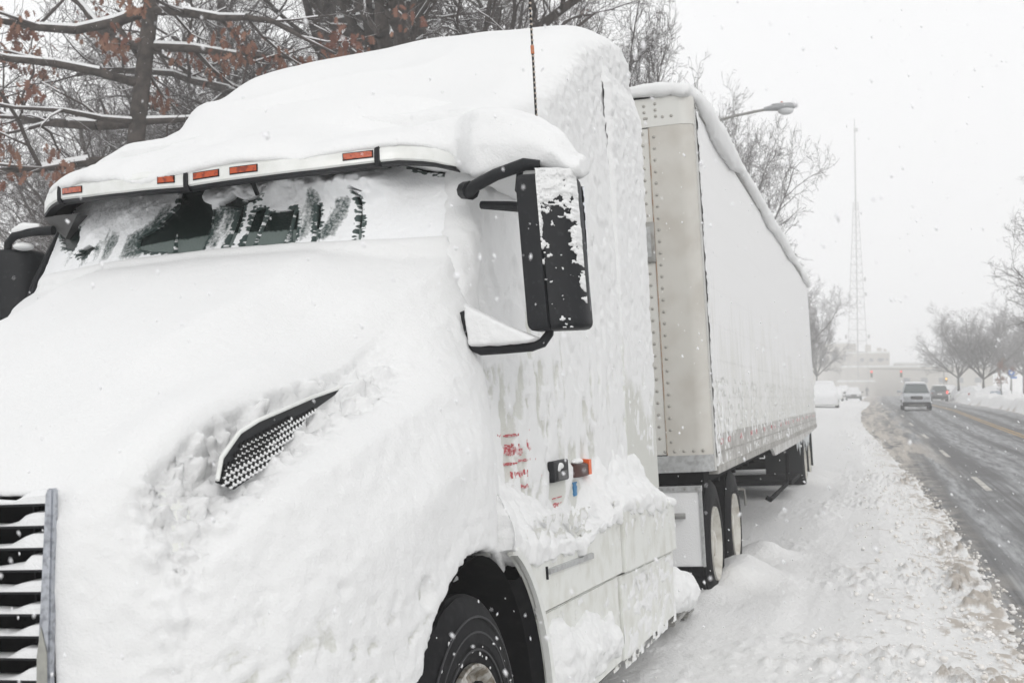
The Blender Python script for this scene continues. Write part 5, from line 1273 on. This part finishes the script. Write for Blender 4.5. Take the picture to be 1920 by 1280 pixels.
# lattice radio mast
tw = empty('radio_mast', onroad(-4.3, 292)); tag(tw, 'tall faint lattice radio mast fading into the snowfall', 'mast')
HT = 66.0
def tw_w(z): return float(np.interp(z, [0, 15, 46, 66], [2.9, 2.3, .62, .18]))
legs = [(cos(a), sin(a)) for a in (radians(90), radians(210), radians(330))]
for k, (a, c) in enumerate(legs):
    MB().tube([(a*tw_w(z), c*tw_w(z), z) for z in np.linspace(0, 46, 16)], .07 if k else .13, 6).build('mast_leg', STEEL, tw)
b = MB(); z = 0.
while z < 45.5:
    dz = 2.6 if z < 22 else 1.9; z2 = min(z+dz, 46)
    for k in range(3):
        p, q = legs[k], legs[(k+1) % 3]
        b.tube([(p[0]*tw_w(z),p[1]*tw_w(z),z),(q[0]*tw_w(z),q[1]*tw_w(z),z)], .05, 4); b.tube([(p[0]*tw_w(z),p[1]*tw_w(z),z),(q[0]*tw_w(z2),q[1]*tw_w(z2),z2)], .035, 4)
    z = z2
b.build('lattice_bracing', STEEL, tw)
MB().tube([(0,0,44),(0,0,HT-4),(0,0,HT)], [.20,.15,.06], 8).build('top_spire', STEEL, tw)
for z, s in ((24, 1), (27.5, 1), (14, -1), (14, 1)):
    MB().tube([(s*tw_w(z),-.3,z),(s*(tw_w(z)+.5),-.3,z)], .45, 10).build('dish_aerial', STEEL, tw)
MB().box((-.2,-.3,HT-3.2),(.75,.3,HT-2.4),.05).build('aerial_box', STEEL, tw)
# institutional building at the end of the road
BEI = mat('beige_brick', (.46, .43, .37), .8, noise=(.25, (.40, .37, .32), .4, .65), bump=(8, .4, .03))
WIN_ = mat('dull_window', (.10, .11, .12), .2)
bd = empty('institutional_building', onroad(-4, 300)); bd.location.z = 2.0; tag(bd, 'large pale beige flat roofed building closing off the end of the road', 'building')
def wing(nm, x0, x1, y0, y1, h, wins=None, par=bd):
    o = MB().box((x0+4, y0, -2), (x1+4, y1, h)).build(nm, BEI, par, smooth=False)
    MB().box((x0+3.85, y0-.15, h), (x1+4.15, y1+.15, h+.28)).build('coping', PAINTD, o, smooth=False)
    MB().box((x0+4.1, y0+.1, h+.28), (x1+3.9, y1-.1, h+.5), .08).build('roof_snow', SNOWFAR, o)
    for (a, c, w_, h_) in (wins or []): MB().box((a+4, y0-.04, c), (a+w_+4, y0+.1, c+h_)).build('window', WIN_, o, smooth=False)
    return o
wing('main_block', -7.5, 3.05, 10, 32, 10.7, [(-4+k*2.2, 8.6, .9, .9) for k in range(3)] + [(.2+k*1.0, 8.9, .5, .5) for k in range(3)])
wing('tall_block', -22, -5.2, 16, 34, 13.4, [(-20+k*3, 9, 1.4, 1.6) for k in range(5)])
wing('long_wing', -8.5, 26, 0, 9.9, 6.9, [(6+k*4, 3.2, 1.5, 1.2) for k in range(5)])
wing('rear_wing', 4.2, 13, 14, 28, 8.0)
wing('entrance_canopy', -9, -.5, -8, -.3, 3.3)
b = MB(); b.box((1.2,14,11.2),(2.6,16,13.0)); b.box((4,13,11.2),(5.2,14,12.2)); b.box((5.6,13,11.2),(6.4,14,11.9)); b.build('roof_plant_room', BEI, bd, smooth=False)
# brick house at the far right edge, half lost behind the trees
hs_ = empty('town_house', onroad(28, 175)); tag(hs_, 'pale house lost behind bare trees at the right edge of the picture', 'house')
o = MB().box((-5,-5,-1),(9,5,7)).build('wall', mat('pale_siding',(.5,.48,.45),.8,bump=(6,.4,.03)), hs_, smooth=False)
b = MB(); b.loft([[(-5.5,y,7),(2,y,10.2),(9.5,y,7)] for y in (-5.5,5.5)]); r_ = b.build('roof', SNOWFAR, hs_, smooth=False)
for k in range(4):
    for zf in (1.2, 4.2): MB().box((-4+k*3.2,-5.05,zf),(-2.9+k*3.2,-4.9,zf+1.6)).build('window', WIN_, hs_, smooth=False)
# traffic signals on a mast arm
ts = empty('traffic_signal', onroad(9.6, 190)); tag(ts, 'traffic signal mast arm with two glowing red lights over the far crossing', 'traffic signal')
MB().tube([(0,0,0),(0,0,4.2)], [.12,.09], 10).build('pole', STEEL, ts)
MB().tube([(0,0,4.1),(-5,0,4.35),(-10.8,0,4.45)], [.09,.07,.05], 8).build('mast_arm', STEEL, ts)
for xh in (-10.4, -6.1):
    h = MB().box((xh-.17,-.16,3.15),(xh+.17,.12,4.2),.03).build('signal_head', mat('signal_housing',(.16,.13,.06),.5), ts)
    MB().tube([(xh,-.16,4.0),(xh,-.20,4.0)], .15, 14).build('red_lens', mat('red_light_lit',(.8,.05,.05),.3,emit=((1,.12,.12),1.1)), h)
    for zl in (3.68, 3.35): MB().tube([(xh,-.16,zl),(xh,-.18,zl)], .12, 14).build('dark_lens', BLACK, h)
# blue parking sign on a post
sg = empty('street_sign', onroad(11.2, 112)); tag(sg, 'round blue sign above a small blue plate on a thin post', 'sign')
MB().tube([(0,0,.0),(0,0,3.0)], .035, 8).build('post', STEEL, sg)
SB = mat('sign_blue', (.03,.16,.50), .4)
d_ = MB().tube([(0,-.04,2.75),(0,-.06,2.75)], .26, 24).build('sign_disc', SB, sg)
b = MB(); b.box((-.15,-.072,2.70),(.15,-.064,2.80)); b.box((-.05,-.074,2.62),(.05,-.066,2.88)); b.build('white_symbol', mat('sign_white',(.8,.8,.8),.5), d_, smooth=False)
MB().box((-.08,-.05,2.25),(.44,-.035,2.40),.004).build('name_plate', SB, sg)
b = MB().box((-.45,-.3,.0),(.45,.3,1.15),.04).build('utility_cabinet', mat('cabinet_blue_grey',(.33,.37,.43),.5)); b.location = onroad(9.95, 112)
tag(b, 'small blue grey utility cabinet left of the young tree', 'cabinet')
# another traffic light seen small on the right, amber
s2 = empty('pedestrian_signal', onroad(9.3, 178)); tag(s2, 'short post with a small amber light above the right hand parked cars', 'signal')
MB().tube([(0,0,0),(0,0,2.9)], .05, 8).build('post', STEEL, s2); MB().box((-.15,-.12,2.3),(.15,.1,3.0),.02).build('signal_box', mat('signal_housing',(.16,.13,.06),.5), s2)
MB().tube([(0,-.12,2.78),(0,-.15,2.78)], .11, 12).build('amber_lens_lit', mat('amber_light_lit',(.8,.4,.05),.3,emit=((1,.55,.12),2.5)), s2)
# iron fence behind the tractor
fe = empty('iron_fence', (-6.6, 4.0, 0)); tag(fe, 'black iron fence with spear tips glimpsed between mirror and windscreen pillar', 'fence')
for k in range(60):
    y = k*.17; b = MB(); b.tube([(0,y,0),(0,y,2.10)], .012, 5); b.tube([(0,y,2.10),(0,y,2.14),(0,y,2.19),(0,y,2.32)], [.012,.030,.028,.001], 6); b.build('picket', BLACK, fe)
for z in (.25, 1.9): MB().box((-.012,-.1,z),(.012,10.2,z+.035)).build('fence_rail', BLACK, fe)
# walking person, far down the road
def person():
    P = {'pel': (0,0,.95), 'chest': (0,-.02,1.32), 'neck': (0,-.03,1.50), 'head': (0,-.05,1.66), 'sl': (-.19,-.02,1.43), 'el': (-.27,.0,1.16), 'hl': (-.26,-.09,.92), 'sr': (.19,-.02,1.43), 'er': (.27,.05,1.16), 'hr': (.26,.02,.91),
         'kl': (-.10,-.13,.52), 'al': (-.11,-.14,.08), 'fl': (-.11,-.30,.04), 'kr': (.10,.03,.50), 'ar': (.11,.22,.12), 'fr': (.11,.10,.04)}
    R_ = {'pel': .17, 'chest': .19, 'neck': .075, 'head': .11, 'sl': .085, 'el': .065, 'hl': .045, 'sr': .085, 'er': .065, 'hr': .045, 'kl': .085, 'al': .06, 'fl': .045, 'kr': .085, 'ar': .06, 'fr': .045}
    E_ = [('pel','chest'),('chest','neck'),('neck','head'),('chest','sl'),('sl','el'),('el','hl'),('chest','sr'),('sr','er'),('er','hr'),('pel','kl'),('kl','al'),('al','fl'),('pel','kr'),('kr','ar'),('ar','fr')]
    k = list(P); me = bpy.data.meshes.new('person'); me.from_pydata([P[a] for a in k], [(k.index(a), k.index(c)) for a, c in E_], [])
    o = bpy.data.objects.new('person', me); link(o); o.modifiers.new('s', 'SKIN')
    for i, a in enumerate(k): me.skin_vertices[0].data[i].radius = (R_[a], R_[a]); me.skin_vertices[0].data[i].use_root = (a == 'pel')
    o.modifiers.new('u', 'SUBSURF').levels = 1; bpy.context.view_layer.update()
    new = bpy.data.meshes.new_from_object(o.evaluated_get(bpy.context.evaluated_depsgraph_get())); o.modifiers.clear(); o.data = new; new.materials.clear(); new.materials.append(mat('dark_coat', (.02,.02,.025), .8))
    new.polygons.foreach_set('use_smooth', np.ones(len(new.polygons), bool))
    o.location = onroad(-1.85, 232); tag(o, 'distant person in dark clothes walking at the left road edge', 'person')
    b = MB(); b.sph((0,-.04,1.70),(.13,.13,.12),3); b.build('hood', mat('dark_coat', (.02,.02,.025), .8), o)
person()

# ================================================================== FALLING SNOW
def flakes_mesh():
    rng = np.random.default_rng(8); n = 15000
    B = np.array([(1,0,0),(-1,0,0),(0,1,0),(0,-1,0),(0,0,1),(0,0,-1)], float); T = np.array([(0,2,4),(2,1,4),(1,3,4),(3,0,4),(2,0,5),(1,2,5),(3,1,5),(0,3,5)])
    Z = 1.3 + 34*rng.random(n)**1.05; ax = rng.uniform(-.50, .50, n); ay = rng.uniform(-.34, .36, n)
    c, s = cos(YAW), sin(YAW); X = ax*Z; H = 1.67 + ay*Z
    P = np.stack([X*c - Z*s, X*s + Z*c, H], 1)
    r = .0010 + .0024*rng.random(n)**2; r[:30] *= 1.7
    keep = (H > .1) & ~((P[:, 0] < -1.0) & (P[:, 1] > 2.2) & (H < 4.2) & (P[:, 0] > -4.2))
    V = []; F = []; k = 0
    for i in np.nonzero(keep)[0]:
        q = B*r[i]*rng.uniform(.6, 1.3, (6, 1)); 
        d = np.array([rng.normal(.3, .3), rng.normal(0, .3), -1.0]); d /= np.linalg.norm(d); q = q + np.outer(q@d, d)*rng.uniform(.2, 1.6)
        V.append(q+P[i]); F.append(T+k*6); k += 1
    o = npmesh('falling_snow', np.concatenate(V), np.concatenate(F), mat('snowflake', (.88, .88, .9), .9), smooth=False)
    tag(o, 'snowflakes drifting down through the air', 'snowfall', kind='stuff')
flakes_mesh()

# ================================================================== HAZE
hz = MB().box((-260, -25, -3), (260, 345, 72)).build('haze', None if False else mat('haze', (1, 1, 1)), smooth=False)
hm = bpy.data.materials.new('snowy_air'); hm.use_nodes = True; n = hm.node_tree; n.nodes.clear()
pv = n.nodes.new('ShaderNodeVolumePrincipled'); pv.inputs['Density'].default_value = HAZE; pv.inputs['Color'].default_value = (1, 1, 1, 1); pv.inputs['Anisotropy'].default_value = .1
ou = n.nodes.new('ShaderNodeOutputMaterial'); n.links.new(pv.outputs[0], ou.inputs['Volume'])
hz.data.materials.clear(); hz.data.materials.append(hm); tag(hz, kind='stuff')
hz['label'] = 'pale snowy haze filling the air down the road'; hz['category'] = 'haze'
